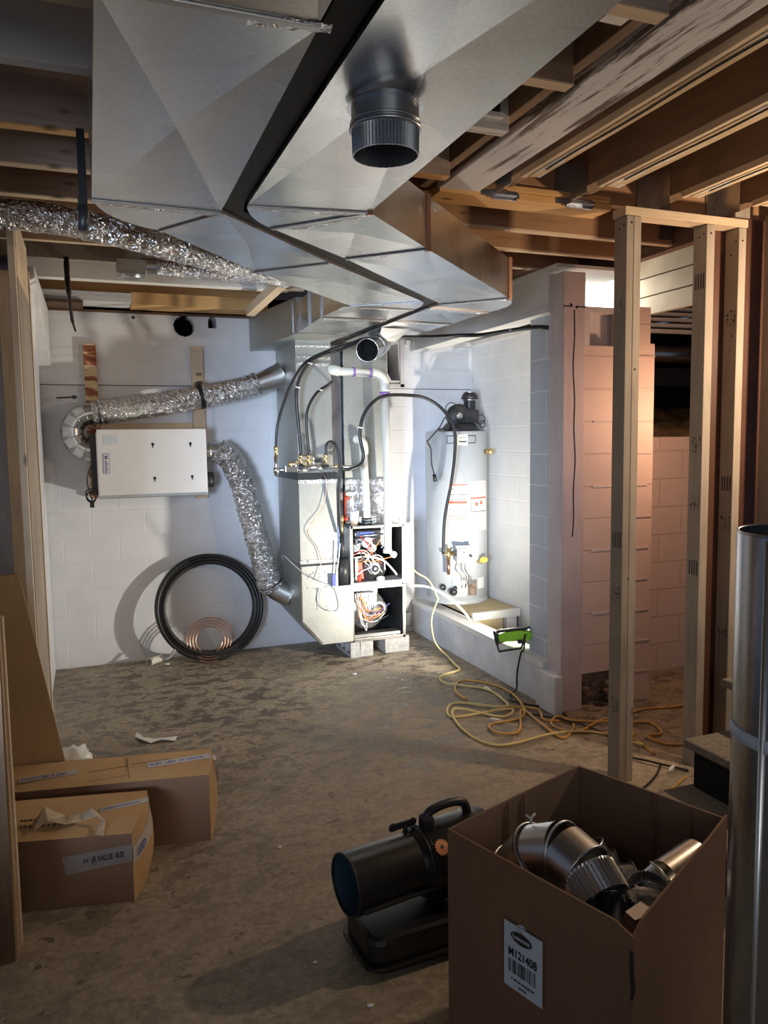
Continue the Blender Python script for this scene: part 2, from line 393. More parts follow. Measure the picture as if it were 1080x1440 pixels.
# dirt heap and void of the crawl space
vs = []; n = 24
for j in range(n+1):
    for i in range(n+1):
        x = 3.52+2.6*i/n; y = 4.62+2.85*j/n
        vs.append((x, y, 1.66+.32*min(1, j/n*1.6)+.10*noise.noise(Vector((x*3, y*3, 0)))+.05*noise.noise(Vector((x*11, y*11, 2)))))
stuff(tag(MB().add(vs, [(j*(n+1)+i, j*(n+1)+i+1, (j+1)*(n+1)+i+1, (j+1)*(n+1)+i) for j in range(n) for i in range(n)], True).build('earth_heap', 'dirt', fix=False), 'brown earth heaped in the crawl space behind the low wall', 'earth'))
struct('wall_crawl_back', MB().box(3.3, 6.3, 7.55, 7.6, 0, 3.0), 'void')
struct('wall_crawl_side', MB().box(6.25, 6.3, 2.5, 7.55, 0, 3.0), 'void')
tag(MB().box(4.9, 5.6, 6.6, 6.8, 1.9, 2.15).build('concrete_footing', 'painted_block_x'), 'pale block footing far back in the crawl space', 'block')
tag(MB().cyl((4.55, 6.4, 1.9), (4.55, 6.4, 2.3), .035).build('support_pier', 'ply_dark'), 'thin dark prop standing in the crawl space earth', 'prop')
tag(MB().tube([(3.5, 5.3, 2.40), (6.0, 5.3, 2.40)], .07, 20).build('crawl_pipe', 'galvanised'), 'grey round duct running across the crawl space', 'duct')
tag(MB().box(3.5, 6.0, 5.45, 5.6, 2.15, 2.3).build('crawl_void', 'black_plastic'), 'black box standing for the dark void under the grey duct in the crawl space', 'beam')  # black box stands in for the dark void below the duct
for i in range(5):
    z = 2.50+i*.055
    tag(MB().hexa([(3.4, 4.9+i*.06, z), (5.6, 4.9+i*.06, z+.02), (5.6, 4.93+i*.06, z+.02), (3.4, 4.93+i*.06, z)],
                  [(3.4, 4.9+i*.06, z+.03), (5.6, 4.9+i*.06, z+.05), (5.6, 4.93+i*.06, z+.05), (3.4, 4.93+i*.06, z+.03)]).build('floor_slat', 'white_timber_x'),
        ['lowest pale slat above the crawl space duct', 'second pale slat up above the crawl space duct', 'middle pale slat above the crawl space duct', 'fourth pale slat up above the crawl space duct', 'topmost pale slat above the crawl space duct'][i], 'slat', 'pale slats over the crawl space')
for i, z in enumerate((2.53, 2.66, 2.79)):
    tag(MB().hexa([(3.60+i*.012, 3.4, z), (3.60+i*.012, 4.9, z), (3.64, 4.9, z), (3.64, 3.4, z)], [(3.615+i*.012, 3.4, z+.12), (3.615+i*.012, 4.9, z+.12), (3.64, 4.9, z+.12), (3.64, 3.4, z+.12)]).build('siding_board', 'cream_siding'),
        ['lowest cream siding board seen between the studs', 'middle cream siding board seen between the studs', 'topmost cream siding board seen between the studs'][i], 'siding', 'cream siding boards')
wn = struct('window_1', MB().box(3.06, 3.60, 4.45, 4.47, 2.50, 2.80), 'glow')
f = MB().box(3.04, 3.62, 4.42, 4.45, 2.46, 2.50).box(3.40, 3.43, 4.42, 4.46, 2.50, 2.80).build('window_frame', 'white_timber_x', wn)

# closet: sill wall, post, header
sl = thing('knee_wall', 'low white-painted curb wall around the water heater closet', 'curb', (2.65, 5.1, 0))
MB().box(2.655, 2.76, 3.96, 6.22, 0, .245).build('curb_face', 'white_paint', sl)
MB().box(2.64, 2.79, 4.10, 6.22, .245, .285).build('cap_board', 'white_timber_y', sl, bev=.003)
MB().box(2.60, 2.66, 3.90, 4.12, 0, .245).build('end_block', 'white_paint', sl, bev=.006)
po = thing('painted_post', 'tall white-painted square timber post with a long crack at the closet corner', 'post', (2.75, 4.0, 0))
MB().box(2.672, 2.828, 3.945, 4.093, 0, 2.685).build('shaft', 'grey_post', po, bev=.006)
MB().tube([(2.752+.006*math.sin(z*5)+.004*math.sin(z*17), 3.944, z) for z in [1.1+.04*i for i in range(35)]], .0035, 5).build('crack', 'ink', po)
MB().box(2.672, 2.735, 3.942, 3.95, 2.478, 2.484).box(2.765, 2.828, 3.942, 3.95, 2.478, 2.484).ball((2.725, 3.945, 2.49), .008).ball((2.765, 3.945, 2.478), .008).build('joint_gap', 'ink', po)
hd = thing('closet_header', 'white-painted beam over the closet opening, ending on the tall post', 'beam', (2.72, 5.1, 2.47))
MB().box(2.66, 2.80, 4.093, 6.2, 2.49, 2.70).build('beam', 'white_timber_y', hd)
MB().box(2.645, 2.80, 4.093, 6.2, 2.465, 2.49).build('bottom_strip', 'white_timber_y', hd)
# heater platform
pl = thing('heater_platform', 'low wooden platform with a worn plywood top under the water heater', 'platform', (2.95, 5.8, 0))
MB().box(2.79, 3.22, 5.36, 6.22, .30, .325).build('plywood_top', 'osb', pl)
MB().box(2.79, 3.22, 5.33, 5.36, .27, .33).build('front_edge', 'white_timber_x', pl)
for x in (3.10,): MB().box(x, x+.09, 5.34, 5.42, 0, .27).build('leg', 'white_timber_z', pl)
MB().box(2.79, 3.08, 5.37, 5.39, 0, .27).build('osb_panel', 'osb', pl)
MB().box(3.19, 3.21, 5.36, 5.9, 0, .27).build('side_panel', 'ply_dark', pl)
tag(MB().box(2.79, 3.23, 4.40, 5.33, .0, .01).build('closet_base_board', 'osb'), 'bare wooden board on the closet floor behind the curb', 'board')

# ================================================================== CEILING FRAMING
def joist(name, label, box, mat, group=None, cat='joist', bev=.003, w=0):
    o = MB().box(*box).build(name, mat, bev=bev)
    return tag(o, label, cat, group)
JG = 'old joists left of the ducts'
for y, m, lb in ((1.62, 'old_grey_x', 'old ceiling joist nearest the camera, left of the duct'),
                 (2.02, 'old_x', 'dark ceiling joist just before the whitewashed one'),
                 (2.40, 'old_white_x', 'whitewashed ceiling joist left of the duct, at top left'),
                 (2.86, 'old_grey_x', 'knotty brown ceiling joist behind the whitewashed one, with an orange underside'),
                 (3.24, 'old_grey_x', 'third ceiling joist back, shaded, left of the duct'),
                 (3.62, 'old_x', 'dark joist just above the foil flex duct at left')):
    r = thing('ceiling_joist', lb, 'joist', (.5, y, 2.75), 0, JG)
    MB().box(-2.6, 1.40, y, y+.05, 2.75, 3.03).build('plank', m, r, bev=.003)
    if m != 'old_white_x':
        MB().box(-2.6, 1.40, y+.001, y+.049, 2.744, 2.75).build('underside', 'orange_x' if 2.8 < y < 3 else 'pine_x', r)
wb = joist('white_beam', 'big timber beam with white peeling paint beside the duct', (1.485, 1.685, .2, 3.17, 2.80, 3.0), 'peel_y', cat='beam', bev=.008)
joist('ceiling_board', 'dark board on edge left of the peeling white beam', (1.40, 1.44, .2, 3.17, 2.80, 3.03), 'brown_y', cat='board')
for y in (1.72, 2.38):
    r = thing('wire_clamp', 'white square bracket by the duct, %s' % ('nearer one' if y < 2 else 'farther one'), 'bracket', (1.40, y, 2.80), 0, 'white brackets between duct and beam')
    MB().box(1.30, 1.37, y, y+.05, 2.785, 2.80).build('plate', 'white_plastic', r)
    MB().box(1.31, 1.36, y+.01, y+.04, 2.80, 2.99).build('stem', 'black_plastic', r)
for i, (x, xb, lb) in enumerate(((1.765, 1.84, 'brown joist right of the peeling white beam'), (2.155, 2.25, 'second brown joist right of the white beam'),
                  (2.62, 2.70, 'third brown joist right of the white beam'), (3.05, 3.13, 'rightmost brown joist, at the frame edge'))):
    r = thing('floor_joist', lb+', paint-stained furring underneath', 'joist', ((x+xb)/2, 1.8, 2.8), 0, 'brown joists running to the header')
    MB().box(x, xb, .2, 3.15, 2.83, 3.03).build('plank', 'brown_y', r, bev=.003)
    MB().box(x, x+.025, .2, 2.93-.0*i, 2.803, 2.83).build('bare_edge', 'pine_y', r)
    MB().box(x+.025, xb, .2, 2.90, 2.80, 2.83).build('painted_underside', 'strip_y', r)
    MB().tube([(x+.045+.004*math.sin(y_*9), y_, 2.799) for y_ in [.3+.1*k for k in range(26)]], .004, 5).build('seam', 'ink', r)
    h = thing('joist_hanger', ['grey steel hanger under the first brown joist', 'grey steel hanger above the doubled stud', 'bright steel hanger above the middle stud', 'steel hanger at the right frame edge'][i], 'bracket', ((x+xb)/2, 3.12, 2.79), 0, 'steel joist hangers')
    MB().box(x-.015, xb+.015, 3.10, 3.155, 2.785, 2.80).box(x-.07, x-.003, 3.148, 3.158, 2.79, 2.97).box(xb+.003, xb+.05, 3.148, 3.158, 2.79, 2.97).box(x-.004, x-.001, 3.0, 3.155, 2.80, 2.97).build('saddle', 'galv_dark' if i != 2 else 'steel', h)
    MB().box(x-.02, xb+.03, 3.135, 3.147, 2.775, 2.875).build('face_plate', 'galv_dark' if i != 2 else 'steel', h)
    nb = MB()
    for q in range(4): nb.ball((x+.0+.03*q, 3.133, 2.80+.05*(q % 2)), .006, 8)
    nb.build('nails', 'ink', h)
hb = joist('header_beam', 'brown header board carrying the hangers, across the ceiling', (1.72, 3.34, 3.16, 3.21, 2.815, 3.03), 'brown_x', cat='beam')
for x in (2.0, 2.95):
    pass
joist('ledger_strip', 'bright orange-yellow timber ledger under the header beam', (1.49, 2.40, 3.15, 3.30, 2.785, 2.815), 'orange_x', cat='ledger')
joist('ledger_strip', 'upper thin ledger strip along the foot of the header beam', (1.50, 2.38, 3.13, 3.16, 2.815, 2.84), 'orange_x', cat='ledger')
for i, y in enumerate((3.50, 3.86, 4.24)):
    r = thing('far_joist', ['nearest of three orange joists beyond the header', 'middle of three orange joists beyond the header', 'farthest of three orange joists, above the post'][i], 'joist', (2.3, y, 2.76), 0, 'orange joists beyond the header')
    MB().box(1.5, 3.08, y, y+.04, 2.765, 2.98).build('plank', 'brown_x', r, bev=.002)
    MB().box(1.5, 3.08, y, y+.04, 2.755, 2.765).build('lit_bottom_edge', 'pine_x', r)  # paler strip puts the lit lower edge into the colour
    MB().box(2.98, 3.07, y-.006, y, 2.78, 2.90).build('bracket', 'galv_dark', r)
joist('rim_beam', 'brown rim beam running back behind the studs', (3.08, 3.14, 3.22, 4.42, 2.74, 2.99), 'brown_y', cat='beam')
# back left beams
joist('blond_joist', 'blond joist just behind the foil flex duct', (-.42, 1.35, 4.38, 4.42, 2.745, 2.98), 'pine_x')
joist('grey_joist', 'greyish joist carrying the short foil duct', (-.42, 1.35, 4.76, 4.80, 2.74, 2.98), 'stud_z')
joist('white_joist', 'cream-painted joist above the back wall, full width', (-.30, 1.35, 5.26, 5.34, 2.735, 2.86), 'white_timber_x')
joist('sill_plate', 'orange timber plate on top of the back wall', (-.30, 1.35, 6.0, 6.2, 2.80, 2.93), 'orange_x', cat='plate')
joist('sill_plate', 'lower orange timber block over the wall panel, right half', (.35, 1.35, 5.95, 6.19, 2.71, 2.80), 'orange_x', cat='plate')
joist('sill_plate', 'whitewashed timber strip over the wall panel, left half', (-.30, .35, 5.95, 6.19, 2.72, 2.79), 'old_white_x', cat='plate')
joist('nailer', 'dark board strip at the top left of the back wall', (-.30, .02, 5.93, 6.19, 2.70, 2.72), 'ply_dark', cat='strip')
r = thing('blocking_frame', 'short blond timber blocking sloping beside the return duct top', 'timber', (1.25, 5.2, 2.7))
MB().hexa([(1.10, 5.55, 2.60), (1.16, 5.55, 2.60), (1.20, 4.5, 2.66), (1.14, 4.5, 2.66)], [(1.10, 5.55, 2.66), (1.16, 5.55, 2.66), (1.20, 4.5, 2.72), (1.14, 4.5, 2.72)]).build('rail', 'pine_y', r)
MB().box(1.16, 1.34, 4.85, 4.89, 2.66, 2.72).build('cross_piece', 'pine_x', r)
MB().box(1.16, 1.34, 4.55, 4.59, 2.69, 2.74).build('cross_piece', 'pine_x', r)

# ================================================================== STUD WALLS
def stamps(parent, spots, plane, c):
    for z, k in spots:
        m = MB()
        if k == 'bars':
            for q in range(4):
                if plane == 'y': m.box(c[0]+.012+.018*q, c[0]+.019+.018*q, c[1]-.0008, c[1], z, z+.075)
                else: m.box(c[0]-.0008, c[0], c[1]+.012+.017*q, c[1]+.019+.017*q, z, z+.075)
        else:
            rnd = random.Random(int(z*1000))
            for q in range(24):
                a = .010+.022*(q % 3)+rnd.uniform(0, .006); zz = z+.010*(q//3); w_ = rnd.choice((.003, .008, .013)); h_ = rnd.choice((.003, .003, .008))
                if plane == 'y': m.box(c[0]+a, c[0]+a+w_, c[1]-.0008, c[1], zz, zz+h_)
                else: m.box(c[0]-.0008, c[0], c[1]+a, c[1]+a+w_, zz, zz+h_)
        m.build('grade_stamp', 'ink', parent)
def nails(parent, pts):
    m = MB()
    for p_ in pts: m.ball(p_, .0045, 8)
    m.build('nail_head', 'ink', parent)
sf = thing('wall_stud', 'doubled timber stud standing alone behind the open carton', 'stud', (2.41, 3.04, 0), 0, 'timber studs at right')
MB().box(2.372, 2.411, 3.0, 3.089, 0, 2.722).build('stud_half', 'stud_z', sf, bev=.003)
MB().box(2.413, 2.455, 3.0, 3.089, 0, 2.722).build('stud_half', 'stud_pale_z', sf, bev=.003)
stamps(sf, [(1.17, 'bars'), (.90, 'x'), (.35, 'x')], 'x', (2.372, 3.0))
nails(sf, [(2.371, 3.02, 2.68), (2.371, 3.05, 2.67), (2.40, 2.999, 2.69), (2.43, 2.999, 2.02), (2.41, 2.999, 1.02)])
ss = thing('wall_stud', 'stamped timber stud left of the narrow dark gap', 'stud', (2.87, 3.04, 0), 0, 'timber studs at right')
MB().box(2.845, 2.895, 3.0, 3.089, 0, 2.722).build('stud_body', 'stud_pale_z', ss, bev=.003)
stamps(ss, [(2.42, 'bars'), (1.62, 'x'), (1.33, 'x'), (1.0, 'bars')], 'x', (2.845, 3.0))
nails(ss, [(2.844, 3.02, 2.68), (2.844, 3.05, 2.67), (2.87, 2.999, 2.68)])
s3 = thing('wall_stud', 'timber stud between the dark gap and the brown panel', 'stud', (3.07, 3.04, 0), 0, 'timber studs at right')
MB().box(3.048, 3.095, 3.0, 3.089, 0, 2.722).build('stud_body', 'stud_pale_z', s3, bev=.003)
stamps(s3, [(1.42, 'bars'), (1.22, 'x'), (.62, 'x'), (2.25, 'x')], 'x', (3.048, 3.0))
nails(s3, [(3.047, 3.02, 2.66), (3.047, 3.05, 2.6), (3.07, 2.999, 2.66), (3.047, 3.03, 2.2)])
s4 = thing('wall_stud', 'rightmost reddish timber stud, beside the brown panel', 'stud', (3.25, 3.04, 0), 0, 'timber studs at right')
MB().box(3.235, 3.30, 2.93, 3.02, 0, 2.80).build('stud_body', 'stud_z', s4, bev=.003)
tag(MB().box(2.36, 3.10, 2.995, 3.089, 2.724, 2.762).build('top_plate', 'pine_x', bev=.003), 'timber plate across the tops of the right-hand studs', 'plate')
tag(MB().box(2.90, 3.9, 3.092, 3.12, 0, 2.80).build('brown_panel', 'dark_z'), 'dark reddish-brown wood panel behind the right-hand studs', 'panel')
tag(MB().box(3.12, 3.22, 3.10, 3.16, 2.80, 3.0).build('end_block', 'stud_z', bev=.003), 'short grey block above the brown panel, right of the header', 'block')

la = thing('wall_stud', 'blond narrow stud nearest at the left edge', 'stud', (-.27, 3.3, 0), 0, 'timber studs at left')
MB().box(-.275, -.246, 3.645, 3.685, 0, 2.70).build('stud_body', 'stud_blond_z', la, bev=.002)
lb_ = thing('wall_stud', 'wide shaded timber stud behind the blond one at left', 'stud', (-.3, 4.3, 0), 0, 'timber studs at left')
MB().box(-.268, -.243, 3.69, 4.40, 0, 2.42).build('stud_body', 'stud_z', lb_, bev=.002)
lc = thing('wall_stud', 'farther left stud with a pale lit edge, by the back wall', 'stud', (-.3, 4.6, 0), 0, 'timber studs at left')
MB().box(-.40, -.245, 4.56, 4.60, 0, 2.62).build('stud_body', 'stud_blond_z', lc, bev=.002)
ld = thing('door_header', 'short blond timber header between the left studs', 'timber', (-.3, 4.0, 2.5))
MB().box(-.268, -.243, 3.69, 4.40, 2.425, 2.70).build('plank', 'pine_y', ld, bev=.002)
tag(MB().hexa([(-.30, 4.62, 2.55), (-.22, 4.62, 2.60), (-.22, 6.18, 2.28), (-.32, 6.18, 2.28)], [(-.30, 4.62, 2.66), (-.22, 4.62, 2.66), (-.22, 6.18, 2.69), (-.32, 6.18, 2.69)]).build('white_brace', 'white_timber_y', bev=.003), 'white-painted sloping board in the top left corner by the back wall', 'board')
tag(MB().box(-.59, -.30, 4.62, 6.22, 0, 2.6).build('left_return', 'white_paint'), 'pale painted strip of wall in the left back corner', 'panel')

# ================================================================== DUCTS
ZB, ZT = 2.45, 2.655
def duct_section(parent, quad, name='straight_section', mat='galvanised', br=.020, zb=ZB, zt=ZT):
    """rectangular duct piece over a plan quad, underside cross-broken"""
    c = (sum(q[0] for q in quad)/4, sum(q[1] for q in quad)/4, zb+br)
    vs = [(*q, zb) for q in quad]+[(*q, zt) for q in quad]+[c]
    fs = [(0, 1, 8), (1, 2, 8), (2, 3, 8), (3, 0, 8), (4, 5, 6, 7), (0, 1, 5, 4), (1, 2, 6, 5), (2, 3, 7, 6), (3, 0, 4, 7)]
    return MB().add(vs, fs).build(name, mat, parent)
def arc(piv, a, b_, n=9):
    piv = Vector(piv); a = Vector(a)-piv; b_ = Vector(b_)-piv
    t0 = math.atan2(a.y, a.x); t1 = math.atan2(b_.y, b_.x); d = (t1-t0+math.pi) % (2*math.pi)-math.pi
    return [(piv.x+math.cos(t0+d*i/n)*(a.length+(b_.length-a.length)*i/n), piv.y+math.sin(t0+d*i/n)*(a.length+(b_.length-a.length)*i/n)) for i in range(n+1)]
def elbow(parent, piv, a, b_, mat='galvanised'):
    return MB().prism([piv]+arc(piv, a, b_), ZB, ZT).build('elbow', mat, parent)
def seam(parent, a, b_, w=.018, mat='steel', dz=.006, full=True, z=ZB):
    a = Vector((*a, 0)); b_ = Vector((*b_, 0)); d = (b_-a).normalized(); nn = Vector((-d.y, d.x, 0))*w/2
    q = [a-nn, b_-nn, b_+nn, a+nn]
    m = MB(); m.hexa([(p_.x, p_.y, z-dz) for p_ in q], [(p_.x, p_.y, z) for p_ in q])
    return m.build('seam_cleat', mat, parent, bev=.0015)
def tape_strip(parent, a, b_, w=.03, z=ZB, mat='foil_tape'):
    a = Vector((*a, 0)); b_ = Vector((*b_, 0)); d = (b_-a).normalized(); nn = Vector((-d.y, d.x, 0)); m = MB(); vs = []
    n = 22
    for i in range(n+1):
        p_ = a+(b_-a)*i/n; k = w*random.uniform(.35, .6)
        vs += [(*(p_-nn*k).xy, z-.0015-random.uniform(0, .002)), (*(p_+nn*k).xy, z-.0015-random.uniform(0, .002))]
    m.add(vs, [(2*i, 2*i+1, 2*i+3, 2*i+2) for i in range(n)])
    return m.build('foil_tape', mat, parent, solid=.0015)

rd = thing('return_duct', 'left of the two overhead sheet-metal trunk ducts, dropping down beside the furnace', 'duct', (.24, 2.0, ZB))
duct_section(rd, [(.045, .1), (.425, .1), (.425, 1.405), (.045, 1.405)])
duct_section(rd, [(.045, 1.415), (.428, 1.415), (.442, 2.595), (.048, 2.585)])
elbow(rd, (.446, 2.605), (.05, 2.59), (.275, 2.885))
duct_section(rd, [(.275, 2.885), (.446, 2.605), (.99, 3.175), (.73, 3.435)], 'offset_section')
duct_section(rd, [(.73, 3.435), (.99, 3.175), (1.74, 3.895), (1.40, 4.13)], 'offset_section')
elbow(rd, (1.40, 4.13), (1.74, 3.895), (1.79, 4.14))
duct_section(rd, [(1.375, 4.13), (1.79, 4.14), (1.78, 4.55), (1.36, 4.55)])
duct_section(rd, [(1.36, 4.55), (1.78, 4.55), (1.76, 5.25), (1.39, 5.25)])
MB().hexa([(1.39, 5.25, ZB), (1.76, 5.25, ZB), (1.74, 6.2, ZB), (1.25, 6.2, ZB-.02)], [(1.39, 5.25, ZT+.04), (1.76, 5.25, ZT+.04), (1.74, 6.2, ZT+.04), (1.25, 6.2, ZT+.04)]).build('end_section', 'galv_matt', rd)
for a, c_ in (((.045, 1.41), (.43, 1.41)), ((.048, 2.59), (.444, 2.60)), ((.275, 2.885), (.446, 2.605)), ((.73, 3.435), (.99, 3.175)), ((1.40, 4.13), (1.74, 3.895)), ((1.37, 4.14), (1.79, 4.14)), ((1.36, 4.55), (1.78, 4.55)), ((1.39, 5.25), (1.76, 5.25))):
    seam(rd, a, c_)
for a, c_ in (((.07, 2.615), (.45, 2.625)), ((.30, 1.425), (.45, 1.405)), ((1.40, 4.16), (1.78, 4.16)), ((1.40, 5.27), (1.75, 5.27)), ((1.40, 5.45), (1.75, 5.45)), ((1.38, 4.60), (1.77, 4.60))):
    tape_strip(rd, a, c_)
for x, y in ((1.352, 4.55), (1.357, 5.25), (1.362, 4.86)): MB().box(x, x+.012, y-.004, y+.004, ZB-.002, ZT+.02).build('standing_seam', 'steel', rd)
# drop
MB().box(1.455, 1.725, 5.56, 6.18, 1.47, ZB).build('riser', 'galv_matt', rd)
MB().box(1.45, 1.74, 5.53, 6.19, .78, 1.42).build('filter_box', 'galv_matt', rd)
MB().prism([(1.45, .775), (1.45, .34), (1.60, .16), (1.855, .16), (1.855, .60), (1.74, .60), (1.74, .775)], 5.53, 6.1, 1).build('boot', 'galv_matt', rd)
MB().box(1.44, 1.75, 5.52, 6.2, 1.42, 1.47).build('collar_frame', 'black_plastic', rd)
for q_ in ((1.445, 1.745, 5.525, 5.53, 1.39, 1.425), (1.446, 1.744, 5.525, 5.53, .80, .82), (1.455, 1.72, 5.55, 5.56, 2.26, 2.28), (1.455, 1.72, 5.55, 5.56, 2.31, 2.33), (1.455, 1.72, 5.55, 5.56, 2.395, 2.41)):
    MB().box(*q_).build('foil_tape', 'foil_tape', rd, bev=.002)
MB().box(1.45, 1.74, 5.523, 5.53, .770, .785).build('filter_slot', 'ink', rd)
MB().prism([(1.45, .34), (1.60, .16), (1.61, .175), (1.462, .35)], 5.522, 5.53, 1).box(1.448, 1.456, 5.522, 5.53, .34, .77).build('flange', 'galv_bright', rd)
wt = smooth([(1.60, 5.52, 1.50), (1.66, 5.51, 1.40), (1.62, 5.51, 1.2), (1.50, 5.515, 1.05), (1.58, 5.515, .90), (1.60, 5.515, .78), (1.56, 5.515, .66)])
MB().tube(wt, .0022, 6).build('thermostat_wire', 'copper', rd)
wt = smooth([(1.33, 5.55, .86), (1.45, 5.515, .74), (1.58, 5.515, .66), (1.70, 5.515, .60), (1.74, 5.515, .52), (1.74, 5.515, .42), (1.64, 5.515, .43), (1.58, 5.515, .50), (1.60, 5.515, .60)])
MB().tube(wt, .0028, 6).build('control_cable', 'ink_grey', rd)
m = MB()
rnd = random.Random(3)
for row, z in enumerate((.71, .68, .60)):
    for q in range(9):
        x = 1.50+q*.022; 
        if rnd.random() < .8: m.tube([(x, 5.5285, z), (x+rnd.uniform(-.005, .01), 5.5285, z+rnd.uniform(-.015, .02)), (x+.012, 5.5285, z+rnd.uniform(-.01, .01))], .0014, 4)
m.tube([(1.57, 5.5285, .60), (1.57, 5.5285, .43), (1.66, 5.5285, .43)], .0015, 4).tube([(1.63, 5.5285, .46), (1.66, 5.5285, .44), (1.63, 5.5285, .42)], .0015, 4)
m.build('pencil_marks', 'ink_grey', rd)

sd = thing('supply_duct', 'right of the two overhead sheet-metal trunk ducts, ending above the furnace', 'duct', (.7, 1.8, ZB))
duct_section(sd, [(.51, .1), (.89, .1), (.89, .62), (.51, .62)])
duct_section(sd, [(.51, .63), (.892, .63), (.903, 2.445), (.51, 2.50)], br=.026)
elbow(sd, (.905, 2.45), (.51, 2.50), (.64, 2.735))
duct_section(sd, [(.64, 2.735), (.905, 2.45), (1.286, 2.833), (1.03, 3.085)], 'offset_section')
duct_section(sd, [(1.03, 3.085), (1.286, 2.833), (2.135, 3.66), (1.865, 3.935)], 'offset_section')
elbow(sd, (1.85, 4.05), (2.135, 3.66), (2.255, 4.10))
duct_section(sd, [(1.86, 3.93), (1.865, 3.935), (1.85, 4.05), (1.845, 4.05)])
duct_section(sd, [(1.85, 4.06), (2.255, 4.11), (2.245, 4.58), (1.85, 4.55)])
duct_section(sd, [(1.85, 4.55), (2.245, 4.58), (2.22, 5.60), (1.85, 5.60)])
for a, c_ in (((.51, .625), (.89, .625)), ((.51, 2.505), (.904, 2.45)), ((.64, 2.735), (.905, 2.45)), ((1.03, 3.085), (1.286, 2.833)), ((1.865, 3.935), (2.135, 3.66)), ((1.85, 4.055), (2.255, 4.105)), ((1.85, 4.55), (2.245, 4.58))):
    seam(sd, a, c_)
for a, c_ in (((.54, 2.53), (.90, 2.475)), ((1.86, 3.96), (2.15, 3.70)), ((1.86, 4.09), (2.25, 4.14)), ((1.86, 4.60), (2.24, 4.62)), ((.72, 2.72), (.90, 2.50)), ((1.10, 3.06), (1.26, 2.87))):
    tape_strip(sd, a, c_, .022)
for q_ in ((.895, .912, 2.44, 2.46), (1.28, 1.298, 2.825, 2.845), (2.13, 2.15, 3.65, 3.68)): MB().box(*q_, ZB-.01, ZT+.005).build('corner_seam', 'copper', sd)
# supply plenum over the furnace
MB().box(1.875, 2.235, 5.72, 6.18, 1.38, ZB).build('plenum', 'galv_matt', sd)
MB().box(1.87, 2.24, 5.70, 6.19, 1.37, 1.40).build('foil_tape', 'foil_tape', sd)
MB().box(1.87, 2.24, 5.70, 6.19, 1.28, 1.30).build('foil_tape', 'foil_tape', sd)
MB().box(1.875, 2.235, 5.73, 6.18, 1.05, 1.37).build('coil_case', 'foil', sd)
# take-off collars
cl = MB()
def crimped(m, p0, p1, r, n=60, dep=.003, t=.0015):
    p0, p1 = Vector(p0), Vector(p1); ax = (p1-p0).normalized(); u = ax.orthogonal().normalized(); w = ax.cross(u); vs = []
    for k in (0, 1):
        for (p_, amp, rr) in ((p0, 0 if not k else 0, r), (p0+(p1-p0)*.12, dep, r), (p1, dep, r*.985)):
            pass
    rings = [(p0, 0, r), (p0+(p1-p0)*.1, dep, r-.001), (p1, dep, r*.975), (p1, dep, r*.975-t), (p0+(p1-p0)*.1, dep, r-.001-t), (p0, 0, r-t)]
    for p_, amp, rr in rings:
        for j in range(n*2):
            a = math.pi*j/n; q = rr+(amp if j % 2 else -amp)*.5
            vs.append(p_+u*math.cos(a)*q+w*math.sin(a)*q)
    N2 = n*2
    m.add(vs, [(i*N2+j, i*N2+(j+1) % N2, (i+1)*N2+(j+1) % N2, (i+1)*N2+j) for i in range(5) for j in range(N2)], False)
    return m
cx, cy = .665, 1.69
cl.pipe((cx, cy, ZB+.01), (cx, cy, 2.405), .077, .0015, 48); cl.torus((cx, cy, 2.402), .078, .005); cl.torus((cx, cy, 2.414), .078, .003); cl.lathe([(.077, 0), (.088, .0)], (cx, cy, ZB-.002), n=48)
crimped(cl, (cx, cy, 2.402), (cx, cy, 2.345), .0765)
cl.build('takeoff_collar', 'galv_dark', sd, fix=False)
MB().cyl((cx, cy, 2.44), (cx, cy, 2.438), .074).build('damper_plate', 'galv_dark', sd)
cl = MB(); c0 = Vector((1.93, 4.98, 2.43)); c1 = Vector((1.885, 4.90, 2.36)); c2 = Vector((1.80, 4.66, 2.30))
cl.hexa([(1.86, 4.90, 2.37), (1.99, 4.92, 2.37), (1.98, 5.06, 2.37), (1.86, 5.06, 2.37)], [(1.86, 4.84, 2.449), (2.08, 4.88, 2.449), (2.06, 5.1, 2.449), (1.86, 5.1, 2.449)])
cl.pipe((1.915, 5.0, 2.37), (1.83, 4.90, 2.325), .072, .002); cl.pipe((1.83, 4.90, 2.325), (1.72, 4.74, 2.285), .072, .002); cl.torus((1.72, 4.74, 2.285), .073, .004, (-.55, -.8, -.2)); cl.torus((1.83, 4.90, 2.325), .073, .003, (-.6, -.7, -.2))
cl.build('takeoff_boot', 'galvanised', sd, fix=False)
MB().cyl((1.80, 4.86, 2.315), (1.798, 4.857, 2.314), .069).build('boot_mouth_dark', 'void', sd)  # black disc stands in for the dark inside the boot
tag(MB().prism([(.43, .1), (.505, .1), (.505, 2.51), (.52, 2.62), (.64, 2.74), (1.86, 3.96), (1.845, 4.1), (1.847, 5.55), (1.793, 5.55), (1.795, 4.1), (1.75, 3.91), (.99, 3.18), (.455, 2.61), (.445, 2.5)], 2.465, 2.50).build('duct_gap_shade', 'black_gap'),  # black strip stands in for the shade between the two ducts
    'black strip added for the shade in the gap between the two trunk ducts', 'shade strip')

